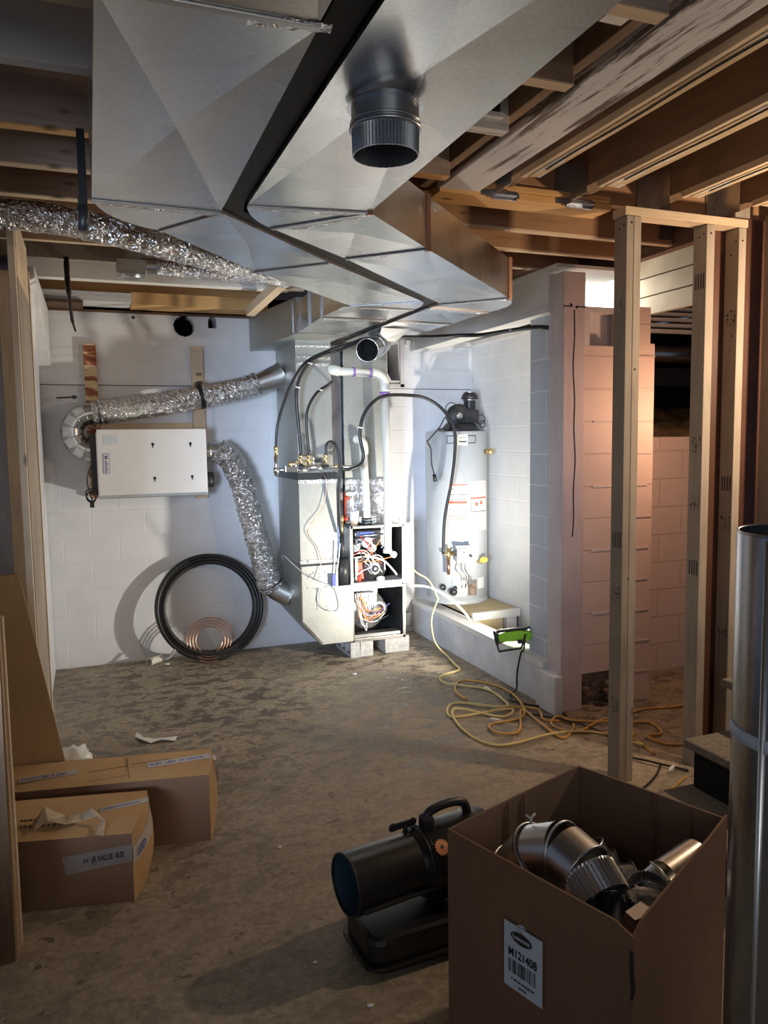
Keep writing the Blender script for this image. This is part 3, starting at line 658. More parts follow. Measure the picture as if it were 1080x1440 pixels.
# flexible foil ducts overhead
def flex(path, r, seg=140, n=40, jit=.05, amp=.02, mat='foil', parent=None, name='foil_sleeve', f=22):
    pts = smooth(path, max(2, int(seg*1.7)//(len(path)-1))); m = MB(); T = []
    M_ = len(pts); u = None; vs = []
    for i in range(M_):
        t = (pts[min(M_-1, i+1)]-pts[max(0, i-1)]).normalized()
        u = t.orthogonal().normalized() if u is None else (u-t*u.dot(t)).normalized(); w = t.cross(u)
        k = min(1, min(i, M_-1-i)/3)
        for j in range(n):
            a = 2*math.pi*j/n; q = Vector((i*.35, math.cos(a)*2.2, math.sin(a)*2.2))
            rr = r*(1+k*(amp*4*noise.noise(q*.6)+jit*1.3*noise.noise(Vector((i*.5, math.cos(a)*3.5, math.sin(a)*3.5+5)))+random.uniform(-.005, .005)))
            vs.append(pts[i]+u*math.cos(a)*rr+w*math.sin(a)*rr)
    m.add(vs, [(i*n+j, i*n+(j+1) % n, (i+1)*n+(j+1) % n, (i+1)*n+j) for i in range(M_-1) for j in range(n)], False)
    return m.build(name, mat, parent, fix=False)
fx = thing('flex_duct', 'foil insulated flexible duct slung under the joists at upper left', 'duct', (0, 3.55, 2.6))
flex([(-.56, 3.50, 2.615), (-.1, 3.53, 2.63), (.3, 3.65, 2.60), (.7, 3.95, 2.60), (1.1, 4.4, 2.64)], .06, 160, parent=fx)
fx = thing('flex_duct', 'short foil duct with a round metal end between the back left joists', 'duct', (.6, 4.6, 2.75))
flex([(.40, 4.68, 2.71), (.7, 4.68, 2.705), (1.0, 4.67, 2.695), (1.25, 4.66, 2.69)], .045, 110, parent=fx)
MB().pipe((.34, 4.68, 2.71), (.42, 4.68, 2.71), .048, .002).build('end_collar', 'galvanised', fx, fix=False)
MB().box(.20, .36, 4.63, 4.75, 2.655, 2.74).build('register_boot', 'galvanised', fx, bev=.006)
MB().lathe([(.055, .03), (.055, 0), (.04, -.008), (0, -.004)], (.28, 4.69, 2.645)).build('round_end', 'steel', fx, fix=False)
sp = thing('hanger_strap', 'black strap looped around the foil duct at the corner of the left trunk duct', 'strap', (.02, 2.6, 2.6))
MB().box(.012, .036, 2.60, 2.606, 2.44, 2.66).box(.008, .034, 2.598, 2.604, 2.36, 2.46).build('strap_band', 'black_rubber', sp)
MB().tube([(.022, 2.597, 2.43), (.024, 2.595, 2.39), (.02, 2.597, 2.355)], .016, 8).build('strap_end', 'black_plastic', sp)
tag(MB().tube(smooth([(-.06, 4.76, 2.745), (-.06, 4.70, 2.62), (-.055, 4.66, 2.52), (-.045, 4.67, 2.40), (-.03, 4.68, 2.33)]), [.016]*12+[.01]*8+[.006]*5, 5, jit=.1).build('hanging_strap', 'black_rubber'), 'thin black strap dangling from the joist in front of the back wall', 'strap')

# ================================================================== BACK WALL EQUIPMENT
tag(MB().box(.005, .095, 6.17, 6.214, 1.30, 2.45).build('mounting_board', 'rust_lath', bev=.002), 'rust-striped timber batten behind the left end of the white ventilator', 'board')
tag(MB().box(.785, .875, 6.17, 6.214, 1.27, 2.45).build('mounting_board', 'pine_x', bev=.002), 'clean pine batten behind the right end of the white ventilator', 'board')
tag(MB().box(.10, .78, 6.17, 6.21, 1.78, 1.86).build('rail_board', 'pine_x', bev=.002), 'horizontal pine rail along the top of the white ventilator', 'board')
tag(MB().cyl((-.19, 6.215, 2.05), (-.06, 6.0, 2.045), .006, n=8).cyl((-.075, 6.02, 2.045), (-.06, 6.0, 2.045), .014, n=8).build('threaded_rod', 'ink'), 'thin dark bolt sticking out of the back wall at left', 'bolt')
er = thing('ventilator', 'white boxy air exchanger hung on battens on the back wall', 'ventilator', (.45, 6.15, 1.55))
MB().box(.06, .84, 5.90, 6.165, 1.31, 1.79).build('housing', 'galv_satin', er, bev=.004)
MB().box(.066, .836, 5.885, 5.90, 1.335, 1.81).build('front_cover', 'white_enamel', er, bev=.004)
MB().box(.02, .06, 5.93, 6.16, 1.34, 1.78).build('end_cap', 'black_plastic', er, bev=.004)
MB().cyl((.84, 6.03, 1.42), (.90, 6.03, 1.42), .06).build('blank_port', 'black_plastic', er)
m = MB()
for x, z in ((.45, 1.70), (.72, 1.70), (.455, 1.45), (.725, 1.455)): m.cyl((x, 5.886, z), (x, 5.8835, z), .011, n=12).box(x-.004, x+.004, 5.8835, 5.886, z-.025, z)
m.build('keyhole_slot', 'ink', er)
lg = MB().box(.105, .145, 5.882, 5.8855, 1.49, 1.635).build('logo_plate', 'label_white', er)
m = MB().box(.104, .1065, 5.881, 5.882, 1.49, 1.635).box(.1435, .146, 5.881, 5.882, 1.49, 1.635).box(.104, .146, 5.881, 5.882, 1.632, 1.6345).box(.104, .146, 5.881, 5.882, 1.49, 1.4925)
m.build('logo_frame', 'ink_blue', lg)
text('logo_text', 'M', (.113, 5.881, 1.622), (0, 0, -1), (1, 0, 0), .034, 'ink_blue', lg, bold=.0006)
text('logo_text', 'ventilation', (.116, 5.881, 1.592), (0, 0, -1), (1, 0, 0), .022, 'ink_blue', lg, bold=.0004) if False else None
m = MB()
for q in range(7): m.box(.113+.0*q, .113+.020*(1 if q % 3 else .7), 5.881, 5.882, 1.585-.013*q-.008, 1.585-.013*q)
m.build('logo_letters', 'ink_blue', lg)
ml = MB()
for q in range(6): ml.box(.11+.018*q, .12+.018*q, 5.883, 5.8852, 1.70, 1.765)
ml.build('faint_label', 'label_blue_white', er)
m = MB()
for x in (.13, .27): m.torus((x, 5.95, 1.80), .013, .004, (0, 1, 0), 16, 6)
m.box(.2, .24, 5.92, 5.94, 1.79, 1.81).box(.62, .68, 5.92, 5.94, 1.79, 1.81)
m.build('latches', 'steel', er)
m = MB()
m.tube(smooth([(.03, 5.93, 1.56), (.0, 5.92, 1.50), (-.01, 5.92, 1.42), (.01, 5.915, 1.33), (.03, 5.91, 1.28)]), .005, 6)
m.torus((.01, 5.92, 1.34), .045, .005, (.9, 1, .2), 24, 6); m.torus((.012, 5.925, 1.325), .038, .005, (.6, 1, 0), 24, 6); m.box(.0, .03, 5.905, 5.925, 1.25, 1.285)
m.build('power_cord', 'black_rubber', er)

ud = thing('insulated_duct', 'foil-wrapped duct rising right from a metal elbow above the ventilator', 'duct', (.6, 6.05, 2.0))
ep = [(.04, 6.03, 1.68)]
for k in range(7):
    a = math.radians(-90-k*30); ep.append((.035+.13*math.cos(a)-.02, 6.03, 1.81+.13*math.sin(a)))
gp = [(.06, 6.03, 1.655), (-.01, 6.03, 1.665), (-.065, 6.03, 1.70), (-.095, 6.03, 1.76), (-.095, 6.03, 1.83), (-.06, 6.03, 1.89), (.0, 6.03, 1.925), (.06, 6.03, 1.935)]
gp2 = [Vector(q) for q in gp]
m = MB()
for i in range(len(gp2)-1): m.tube([gp2[i], gp2[i+1]], .078, 28, False)
for q in range(1, len(gp2)-1): m.torus(gp2[q], .079, .004, gp2[min(len(gp2)-1, q+1)]-gp2[q-1], 28, 6)
m.build('metal_elbow', 'galvanised', ud, fix=False)
flex([(.05, 6.03, 1.93), (.3, 6.02, 1.965), (.6, 6.01, 2.01), (.9, 6.0, 2.07), (1.15, 5.98, 2.12), (1.26, 5.97, 2.16)], .085, 170, parent=ud, amp=.03, jit=.07)
MB().tube([(1.22, 5.97, 2.14), (1.30, 5.97, 2.17), (1.45, 5.97, 2.23)], [.07, .08, .095], 28, False).torus((1.445, 5.97, 2.228), .096, .006, (1, 0, .4)).build('end_collar', 'galv_satin', ud, fix=False)
m = MB().tube([(.81, 6.005, 2.05), (.84, 6.005, 2.057)], .094, 24, False); m.box(.80, .835, 5.99, 6.14, 2.09, 2.17)
m.build('hanger_strap', 'black_rubber', ud, fix=False)
m = MB()
for x in (.09, .13, 1.2, 1.24): m.torus((x, 6.03-(x > 1)*.05, 1.935 if x < 1 else 2.14+(x-1.2)*.4), .083, .005, (1, 0, .15 if x < 1 else .4), 24, 6)
m.build('zip_tie', 'black_rubber', ud)
dd = thing('insulated_duct', 'foil-wrapped duct curving down from the ventilator to the return duct', 'duct', (1.1, 6.03, 1.2))
MB().tube([(.84, 6.03, 1.64), (.96, 6.03, 1.635)], .068, 28, False).torus((.88, 6.03, 1.64), .069, .004, (1, 0, 0)).build('port_collar', 'galvanised', dd, fix=False)
flex([(.94, 6.03, 1.645), (1.03, 6.02, 1.58), (1.11, 6.0, 1.40), (1.17, 5.97, 1.15), (1.24, 5.96, .85), (1.29, 5.96, .62), (1.33, 5.96, .54)], .092, 190, parent=dd, amp=.035, jit=.09)
MB().tube([(1.31, 5.96, .57), (1.35, 5.96, .53), (1.455, 5.96, .475)], [.075, .08, .095], 28, False).torus((1.45, 5.96, .478), .095, .006, (1, 0, -.5)).build('end_collar', 'galv_satin', dd, fix=False)
MB().torus((1.315, 5.96, .575), .092, .006, (1, 0, -2), 24, 6).build('zip_tie', 'black_rubber', dd)

# coils leaning on the back wall
hc = thing('pipe_coil', 'thick black plastic pipe wound in a big ring leaning on the back wall', 'coil', (.83, 6.0, 0))
def ringc(c, R, tilt):  # circle in plane tilted back
    c = Vector(c); return [c+Vector((math.cos(a)*R, math.sin(a)*R*math.sin(tilt), math.sin(a)*R*math.cos(tilt))) for a in [2*math.pi*i/64 for i in range(64)]]
for k, (dy, R) in enumerate(((0, .378), (-.032, .380), (-.016, .352), (-.048, .356), (.010, .402), (-.03, .404))):
    MB().tube(ringc((.845+.004*(k % 2), 6.085+dy, .395+R*.0+.02), R, math.radians(12)), .0165, 10, closed=True).build('coil_turn', 'black_rubber', hc)
MB().tube(smooth([(.56, 5.97, .13), (.53, 5.96, .09), (.50, 5.95, .07), (.47, 5.95, .065)]), .009, 8).build('coil_end', 'ink_grey', hc)
cc = thing('copper_coil', 'small copper tube coil standing inside the black pipe ring', 'coil', (.82, 5.98, 0))
pts = []
for i in range(4*28+1):
    a = math.pi*2*i/28; R = .188-.023*i/28
    pts.append((.825+math.cos(a)*R*1.0, 5.99+.03*math.sin(a), .04+.115+math.sin(a)*R*.95+.01))
MB().tube(pts, .0052, 7).build('coil_tube', 'copper', cc)
tag(MB().pipe((.385, 6.06, .03), (.47, 6.13, .032), .029, .004, 24).lathe([(.031, 0), (.031, .02), (.024, .02)], (.385, 6.06, .03), (-.77, -.63, 0), 24).build('pipe_offcut', 'pvc', fix=False), 'short white plastic pipe offcut on the floor by the back wall', 'pipe')

# ================================================================== FURNACE
fu = thing('furnace', 'open gas furnace with exposed wiring, standing on concrete blocks', 'furnace', (2.09, 5.85, .13))
fx0, fx1, fy0, fy1 = 1.865, 2.315, 5.60, 6.15
MB().box(fx0, fx0+.012, fy0, fy1, .14, 1.04).build('side_panel', 'galv_dark', fu)
MB().box(fx1-.012, fx1, fy0, fy1, .14, 1.04).build('side_panel', 'galv_satin', fu)
MB().box(fx0+.012, fx1-.012, fy1-.25, fy1, .15, 1.03).build('back_panel', 'void', fu)
MB().box(fx0, fx1, fy0, fy1, 1.03, 1.042).build('top_panel', 'galv_satin', fu)
MB().box(fx0, fx1, fy0, fy1, .13, .142).build('bottom_panel', 'galv_satin', fu)
MB().box(fx0-.004, fx0+.02, fy0-.012, fy0, .13, 1.045).box(fx1-.02, fx1+.004, fy0-.012, fy0, .13, 1.045).box(fx0, fx1, fy0-.012, fy0, 1.025, 1.045).box(fx0, fx1, fy0-.012, fy0, .13, .155).build('cabinet_frame', 'galv_bright', fu, bev=.002)
MB().box(fx0+.01, fx1-.01, fy0-.008, fy0+.20, .545, .60).build('divider_shelf', 'white_enamel', fu, bev=.003)
MB().box(fx0+.02, fx1-.03, fy0+.02, fy0+.12, .155, .18).build('bottom_rail', 'galv_satin', fu)
# blower
bc = Vector((2.05, 5.80, .36))
m = MB().lathe([(.0, -.05), (.15, -.05), (.155, -.04), (.155, .11), (0, .11)], (2.03, 5.74, .36), (0, 1, 0), 40)
m.box(1.89, 2.12, 5.70, 5.85, .44, .52)
bl = m.build('blower_housing', 'galvanised', fu, fix=False)
m = MB().lathe([(.075, 0), (.07, .01), (.045, .012)], (2.12, 5.68, .36), (0, -1, 0), 30).build('blower_inlet', 'steel', bl, fix=False)
cb = MB().box(1.925, 2.04, 5.63, 5.65, .37, .51).build('control_board', 'ink_grey', fu)
rnd = random.Random(5); m = MB()
for q in range(34):
    x = rnd.uniform(1.93, 2.03); z = rnd.uniform(.38, .50); s_ = rnd.uniform(.004, .012); m.box(x, x+s_, 5.615, 5.63, z, z+s_)
m.build('components', 'white_plastic', cb)
MB().box(1.955, 1.99, 5.605, 5.63, .40, .435).cyl((1.965, 5.62, .46), (1.965, 5.60, .46), .009).build('relay', 'ink_orange', cb)
MB().box(2.03, 2.09, 5.64, 5.69, .40, .50).build('transformer', 'white_enamel', fu)
cols = ['wire_orange', 'white_plastic', 'cord_yellow', 'red', 'ink_blue', 'black_rubber', 'white_plastic', 'wire_orange']
for q in range(18):
    a = Vector((rnd.uniform(1.90, 1.97), 5.61, rnd.uniform(.34, .53))); c_ = Vector((rnd.uniform(1.98, 2.20), 5.62, rnd.uniform(.22, .42)))
    mid = (a+c_)/2+Vector((rnd.uniform(-.03, .03), -.015, -rnd.uniform(.03, .14)))
    MB().tube(smooth([a, a+Vector((.005, -.01, -.06)), mid, c_]), .003, 6).build('wire', cols[q % 8], fu)
for q in range(12):
    a = Vector((rnd.uniform(1.89, 1.95), 5.61, rnd.uniform(.62, .98))); c_ = Vector((rnd.uniform(2.0, 2.22), 5.62, rnd.uniform(.62, .95)))
    mid = (a+c_)/2+Vector((rnd.uniform(-.03, .03), -.015, rnd.uniform(-.06, .07)))
    MB().tube(smooth([a, (a+mid)/2+Vector((0, -.01, .02)), mid, c_]), .0035, 6).build('wire', ['white_plastic', 'steel', 'black_rubber', 'wire_orange', 'white_plastic', 'red'][q % 6], fu)
# burner compartment
MB().box(1.94, 2.21, 5.70, 5.80, .87, .99).build('burner_box', 'steel', fu)
MB().box(1.97, 2.09, 5.66, 5.70, .955, .985).build('gas_label', 'blue', fu)
m = MB()
for x, z, r_ in ((2.02, .905, .045), (2.06, .86, .036), (1.93, .87, .03)): m.cyl((x, 5.68, z), (x, 5.63, z), r_, r_*.9)
m.build('pressure_switch', 'white_enamel', fu)
MB().cyl((1.93, 5.66, .93), (2.14, 5.66, .935), .012).cyl((1.90, 5.66, .89), (2.0, 5.66, .90), .010).cyl((1.97, 5.65, .96), (2.16, 5.65, .965), .008).build('gas_manifold', 'steel', fu)
MB().lathe([(0, 0), (.10, 0), (.105, .02), (.105, .06), (0, .06)], (2.07, 5.70, .70), (0, -1, 0), 36).build('draft_inducer', 'black_plastic', fu, fix=False)
MB().lathe([(.05, 0), (.05, .015), (.03, .02), (.028, .035), (0, .035)], (2.07, 5.64, .70), (0, -1, 0), 28).build('inducer_motor', 'white_enamel', fu, fix=False)
MB().lathe([(.028, 0), (.028, .006), (.012, .006)], (2.07, 5.60, .70), (0, -1, 0), 20).build('motor_hub', 'ink', fu, fix=False)
MB().hexa([(1.925, 5.61, .64), (1.98, 5.61, .62), (1.98, 5.67, .62), (1.925, 5.67, .64)], [(1.915, 5.61, .74), (1.965, 5.61, .76), (1.965, 5.67, .76), (1.915, 5.67, .74)]).build('gas_valve', 'red', fu, bev=.004)
MB().cyl((1.935, 5.60, .66), (1.935, 5.6, .61), .015).build('igniter_cap', 'red', fu)
MB().ball((2.12, 5.62, .615), .028, 14, (1.3, .8, .8)).build('condensate_trap', 'pvc', fu)
MB().tube(smooth([(1.90, 5.62, .795), (2.02, 5.60, .80), (2.14, 5.60, .76), (2.22, 5.60, .68), (2.25, 5.60, .64)]), .008, 8).build('drain_hose', 'white_plastic', fu)
MB().tube(smooth([(1.99, 5.61, .72), (2.0, 5.60, .78), (2.08, 5.6, .81), (2.14, 5.6, .77), (2.15, 5.60, .68)]), .006, 8).build('pressure_hose', 'steel', fu)
MB().tube(smooth([(2.13, 5.62, .86), (2.18, 5.60, .93), (2.15, 5.60, 1.0), (2.12, 5.60, 1.02)]), .005, 8).build('sensor_hose', 'white_plastic', fu)
MB().lathe([(.027, 0), (.027, .02), (.012, .022), (.012, .024), (0, .024)], (2.235, 5.635, .80), (0, -1, 0), 20).build('drain_cap', 'white_enamel', fu, fix=False)
MB().box(1.905, 1.925, 5.60, 5.62, .62, .80).build('wire_channel', 'galv_matt', fu)
MB().box(2.27, 2.31, 5.56, 5.60, 1.045, 1.09).build('corner_clip', 'white_plastic', fu)

def cblock(lb, x, y, rz, L=.39, W_=.19, Hh=.13):
    M = Matrix.Translation((x, y, 0)) @ Matrix.Rotation(rz, 4, 'Z')
    t_ = .032; m = MB(M)
    m.box(-L/2, L/2, -W_/2, -W_/2+t_, 0, Hh).box(-L/2, L/2, W_/2-t_, W_/2, 0, Hh)
    m.box(-L/2, L/2, -W_/2, W_/2, 0, t_*.8).box(-L/2, L/2, -W_/2, W_/2, Hh-t_*.8, Hh)
    return m
m = cblock('', 1.96, 5.75, 0, .20, .36); o = MB(Matrix.Translation((1.955, 5.78, 0)) @ Matrix.Rotation(math.radians(20), 4, 'Z'))
def hollow(m, L, W_, Hh, n=3):   # cores open on the -x end face
    w = .025; m.box(.08, L, 0, W_, 0, Hh); m.box(0, .08, 0, W_, 0, w); m.box(0, .08, 0, W_, Hh-w, Hh)
    for i in range(n+1):
        y = i*(W_-w)/n; m.box(0, .08, y, y+w, w, Hh-w)
    return m
cbk = thing('concrete_block', 'hollow concrete block under the left front corner of the furnace', 'block', (1.95, 5.7, 0))
hollow(MB(Matrix.Translation((1.86, 5.62, 0)) @ Matrix.Rotation(math.radians(0), 4, 'Z')), .19, .39, .128).build('block_body', 'concrete_block', cbk, bev=.004)
cbk2 = thing('concrete_block', 'solid-looking concrete block under the right front of the furnace', 'block', (2.26, 5.8, 0))
MB().box(2.16, 2.37, 5.64, 6.0, 0, .128).build('block_body', 'concrete_block', cbk2, bev=.004)
tag(MB().box(2.3155, 2.40, 5.66, 5.86, .20, .31).build('condensate_pump', 'black_plastic', bev=.006), 'small black condensate pump at the lower right of the furnace', 'pump')

# PVC
pv = thing('exhaust_pipe', 'long white plastic vent pipe rising from the furnace and turning left', 'pipe', (2.18, 5.55, 1.04))
MB().tube([(2.175, 5.60, .83), (2.175, 5.58, 1.2), (2.155, 5.56, 2.08)], .031, 24).build('riser', 'pvc', pv)
MB().tube(smooth([(2.155, 5.56, 2.06), (2.15, 5.56, 2.16), (2.10, 5.56, 2.21), (2.05, 5.56, 2.215)]), .036, 24).build('elbow', 'pvc', pv)
MB().tube([(2.06, 5.56, 2.215), (1.76, 5.56, 2.225)], .031, 24).build('cross_run', 'pvc', pv)
MB().tube(smooth([(1.79, 5.56, 2.225), (1.74, 5.57, 2.235), (1.72, 5.65, 2.24)]), .038, 24).build('coupling', 'pvc', pv)
for q_ in (((2.154, 5.56, 2.045), (2.154, 5.56, 2.075)), ((1.895, 5.56, 2.222), (1.91, 5.56, 2.222)), ((2.03, 5.56, 2.216), (2.042, 5.56, 2.216))): MB().tube(list(q_), .0375, 24).build('primer_ring', 'purple_primer', pv)
MB().tube([(2.175, 5.60, .82), (2.175, 5.60, .85)], .036, 24).build('socket', 'white_plastic', pv)
pv = thing('intake_pipe', 'shorter white plastic pipe with a bent top on the furnace', 'pipe', (2.02, 5.62, 1.04))
MB().tube([(2.03, 5.66, 1.04), (2.005, 5.64, 1.62)], .029, 24).build('riser', 'pvc', pv)
MB().tube(smooth([(2.006, 5.64, 1.60), (2.003, 5.64, 1.67), (1.985, 5.66, 1.71), (1.96, 5.70, 1.715)]), .034, 24).build('elbow', 'pvc', pv)
MB().tube([(2.03, 5.66, 1.045), (2.029, 5.66, 1.10)], .036, 24).build('rubber_boot', 'black_rubber', pv)
MB().torus((2.03, 5.66, 1.06), .036, .004).torus((2.03, 5.66, 1.085), .036, .004).build('hose_clamp', 'steel', pv)
pv = thing('side_pipe', 'dark drain standpipe beside the furnace left side', 'pipe', (1.80, 5.60, .62))
MB().tube([(1.80, 5.6, .61), (1.80, 5.6, .80)], .045, 20).tube([(1.80, 5.6, .80), (1.80, 5.6, .98)], .018, 12).build('canister', 'black_plastic', pv)
MB().tube([(1.70, 5.52, .60), (1.72, 5.52, .95)], .004, 8).tube([(1.715, 5.52, .60), (1.76, 5.52, .93)], .004, 8).build('capillary_tube', 'white_plastic', pv)
MB().box(1.685, 1.715, 5.50, 5.52, .61, .70).build('switch_box', 'ink_blue', pv, bev=.004)
MB().tube([(1.80, 5.6, .98), (1.80, 5.6, 1.1)], .012, 10).tube([(1.80, 5.6, 1.08), (1.80, 5.6, 1.13)], .016, 10).build('brass_nipple', 'brass', pv)
tag(MB().box(1.745, 1.862, 5.75, 6.17, .60, 2.44).build('plenum_gap_shade', 'galv_dark'), 'dark sheet standing for the shaded gap between the return drop and the supply plenum', 'panel')  # dark sheet stands in for the shade between drop and plenum
cu = thing('paper_cup', 'paper cup with a tan band standing on the furnace', 'cup', (1.92, 5.64, 1.042))
MB().lathe([(0, 0), (.028, 0), (.031, .04)], (1.92, 5.65, 1.043)).build('lower_band', 'tape', cu, fix=False)
MB().lathe([(.031, .04), (.038, .115), (.036, .115), (.03, .04)], (1.92, 5.65, 1.043)).build('cup_wall', 'white_plastic', cu, fix=False)
tag(MB().ball((1.97, 5.70, 1.09), .05, 12, (1.2, .7, .9)).ball((2.10, 5.69, 1.09), .055, 12, (1.1, .7, 1)).build('plastic_wrap', 'foil'), 'crumpled clear wrap behind the cup on the furnace', 'wrap')
tag(MB().cyl((1.86, 5.69, 1.07), (1.86, 5.69, 1.30), .006).ball((1.87, 5.68, 1.26), .018).ball((1.86, 5.68, 1.10), .02).build('refrigerant_line', 'red'), 'thin red line rising behind the cup on the furnace', 'pipe')

# gas manifold and black gas hoses
gm = thing('gas_manifold', 'brass and steel gas manifold lying on top of the filter box', 'manifold', (1.5, 5.48, 1.47))
MB().cyl((1.26, 5.46, 1.50), (1.42, 5.46, 1.50), .010).cyl((1.42, 5.46, 1.50), (1.50, 5.46, 1.505), .022).cyl((1.50, 5.46, 1.51), (1.66, 5.46, 1.515), .020).cyl((1.66, 5.46, 1.515), (1.90, 5.47, 1.51), .009).build('header_pipe', 'steel', gm)
MB().cyl((1.265, 5.45, 1.46), (1.265, 5.45, 1.60), .014).cyl((1.265, 5.45, 1.48), (1.265, 5.45, 1.52), .02).build('shutoff_valve', 'steel', gm)
m = MB()
for x, z0_, z1_ in ((1.265, 1.60, 1.67), (1.445, 1.53, 1.61), (1.505, 1.53, 1.61), (1.632, 1.54, 1.61)): m.cyl((x, 5.44, z0_), (x, 5.44, z1_), .012).cyl((x, 5.44, z1_-.025), (x, 5.44, z1_), .016, n=6)
m.cyl((1.40, 5.46, 1.56), (1.55, 5.44, 1.56), .008); m.ball((1.37, 5.45, 1.54), .018); m.cyl((1.70, 5.46, 1.515), (1.76, 5.46, 1.515), .014)
m.build('brass_fitting', 'brass', gm)
MB().box(1.33, 1.47, 5.44, 5.50, 1.485, 1.53).ball((1.40, 5.46, 1.54), .03, 12).build('regulator', 'galv_bright', gm, bev=.004)
MB().box(1.54, 1.62, 5.44, 5.49, 1.535, 1.585).build('regulator', 'galv_bright', gm, bev=.004)
MB().box(1.55, 1.60, 5.435, 5.44, 1.55, 1.575).cyl((1.45, 5.44, 1.50), (1.45, 5.44, 1.535), .022).cyl((1.63, 5.44, 1.50), (1.63, 5.44, 1.53), .02).build('dark_fitting', 'black_plastic', gm)
def hose(lb, pts, r=.0105, mat='black_rubber', name='gas_hose', cat='hose', grp=None):
    return tag(MB().tube(smooth(pts), r, 10).build(name, mat), lb, cat, grp)
G = 'black gas hoses around the furnace'
hose('black gas hose arching from the far left brass fitting', [(1.265, 5.44, 1.66), (1.274, 5.42, 1.812), (1.32, 5.42, 1.963), (1.397, 5.42, 2.14), (1.505, 5.42, 2.278), (1.683, 5.42, 2.364), (1.80, 5.4, 2.40), (1.86, 5.2, 2.42), (1.96, 5.1, 2.42)], grp=G)
hose('black gas hose rising from the left of the paired brass fittings', [(1.445, 5.42, 1.606), (1.431, 5.42, 1.811), (1.42, 5.42, 2.014), (1.45, 5.42, 2.166), (1.548, 5.40, 2.29), (1.711, 5.38, 2.35), (1.84, 5.2, 2.40), (1.90, 5.02, 2.41)], .012, grp=G)
hose('black gas hose curling right from the second paired brass fitting', [(1.505, 5.42, 1.605), (1.489, 5.42, 1.81), (1.502, 5.42, 1.938), (1.569, 5.42, 2.051), (1.66, 5.45, 2.11), (1.74, 5.6, 2.15)], grp=G)
hose('short black gas hose looping down behind the vent pipes', [(1.632, 5.42, 1.602), (1.636, 5.42, 1.675), (1.675, 5.42, 1.70), (1.717, 5.42, 1.653), (1.737, 5.42, 1.521), (1.732, 5.45, 1.284), (1.76, 5.5, 1.0)], grp=G)
hose('long black gas hose swinging over to the water heater valve', [(1.75, 5.44, 1.50), (1.803, 5.42, 1.493), (1.893, 5.42, 1.523), (1.922, 5.42, 1.596), (1.897, 5.42, 1.745), (1.927, 5.42, 1.886), (2.008, 5.42, 1.99), (2.122, 5.46, 2.04), (2.35, 5.55, 2.05), (2.502, 5.56, 2.028), (2.64, 5.56, 1.946), (2.735, 5.55, 1.80), (2.75, 5.56, 1.6), (2.735, 5.60, 1.352), (2.68, 5.61, 1.068), (2.66, 5.60, .78)], .013, grp=G)
hose('straight black pipe running along the closet header', [(2.0, 5.05, 2.42), (2.3, 5.05, 2.43), (2.50, 5.0, 2.44), (2.615, 4.85, 2.43), (2.62, 4.5, 2.41), (2.625, 4.2, 2.39), (2.70, 4.15, 2.385)], .014, grp=G)
for p_, l_ in (((1.43, 5.42, 2.09), 'white tie on the second gas hose from the left'), ((1.52, 5.40, 2.26), 'highest white tie, where two gas hoses meet below the duct'), ((1.60, 5.43, 2.075), 'white tie near the top of the third gas hose'), ((1.90, 5.42, 1.80), 'white tie on the long hose that leads to the water heater'), ((2.622, 4.45, 2.405), 'white clip on the straight black pipe under the closet header')):
    tag(MB().torus(p_, .015, .005, (.2, 0, 1), 14, 6).build('cable_tie', 'white_plastic'), l_, 'tie', 'white ties on the black hoses')

# ================================================================== WATER HEATER
wh = thing('water_heater', 'tall grey cylindrical gas water heater on the wooden platform', 'water heater', (2.95, 5.93, .325))
hx, hy, hr = 2.945, 5.93, .262
MB().lathe([(0, 0), (hr-.02, 0), (hr, .015), (hr, 1.435), (hr-.008, 1.445), (0, 1.445)], (hx, hy, .327), n=72).build('tank', 'tank_grey', wh, fix=False)
MB().lathe([(hr+.002, .0), (hr+.002, .03), (hr, .032)], (hx, hy, .327), n=72).build('base_ring', 'tank_grey', wh, fix=False)
def curved(parent, name, mat, a0, a1, z0, z1, off=.0015, n=14):
    vs = []
    for i in range(n+1):
        a = math.radians(a0+(a1-a0)*i/n)
        for r_ in (hr, hr+off):
            for z in (z0, z1): vs.append((hx+math.cos(a)*r_, hy+math.sin(a)*r_, z))
    fs = []
    for i in range(n):
        k = i*4; fs += [(k+2, k+6, k+7, k+3), (k+1, k+3, k+7, k+5), (k, k+4, k+6, k+2)]
    fs += [(0, 2, 3, 1), (4*n, 4*n+1, 4*n+3, 4*n+2)]
    return MB().add(vs, fs, False).build(name, mat, parent, fix=False)
# angles: camera lies towards about -116 degrees
F0 = -116
def fa(px): return F0+px
lb1 = curved(wh, 'warning_label', 'label_white', fa(-15), fa(20), 1.02, 1.34)
for z0_, z1_, mt in ((1.325, 1.335, 'label_red'), (1.245, 1.25, 'ink'), (1.205, 1.209, 'ink'), (1.175, 1.195, 'label_red'), (1.115, 1.120, 'label_red'), (1.07, 1.075, 'label_red'), (1.045, 1.05, 'label_red')):
    curved(lb1, 'label_band', mt, fa(-14), fa(19), z0_, z1_, .0025)
for a0_, a1_, z0_, z1_ in ((-10, -4, 1.29, 1.30), (-6, 0, 1.265, 1.28), (2, 16, 1.27, 1.272), (2, 17, 1.285, 1.287), (-10, 16, 1.15, 1.152), (-10, 14, 1.14, 1.142), (-10, 16, 1.10, 1.102), (3, 15, 1.085, 1.087)):
    curved(lb1, 'fine_print', 'ink_grey', fa(a0_), fa(a1_), z0_, z1_, .0025)
lb2 = curved(wh, 'spec_label', 'label_white', fa(24), fa(72), .94, 1.36)
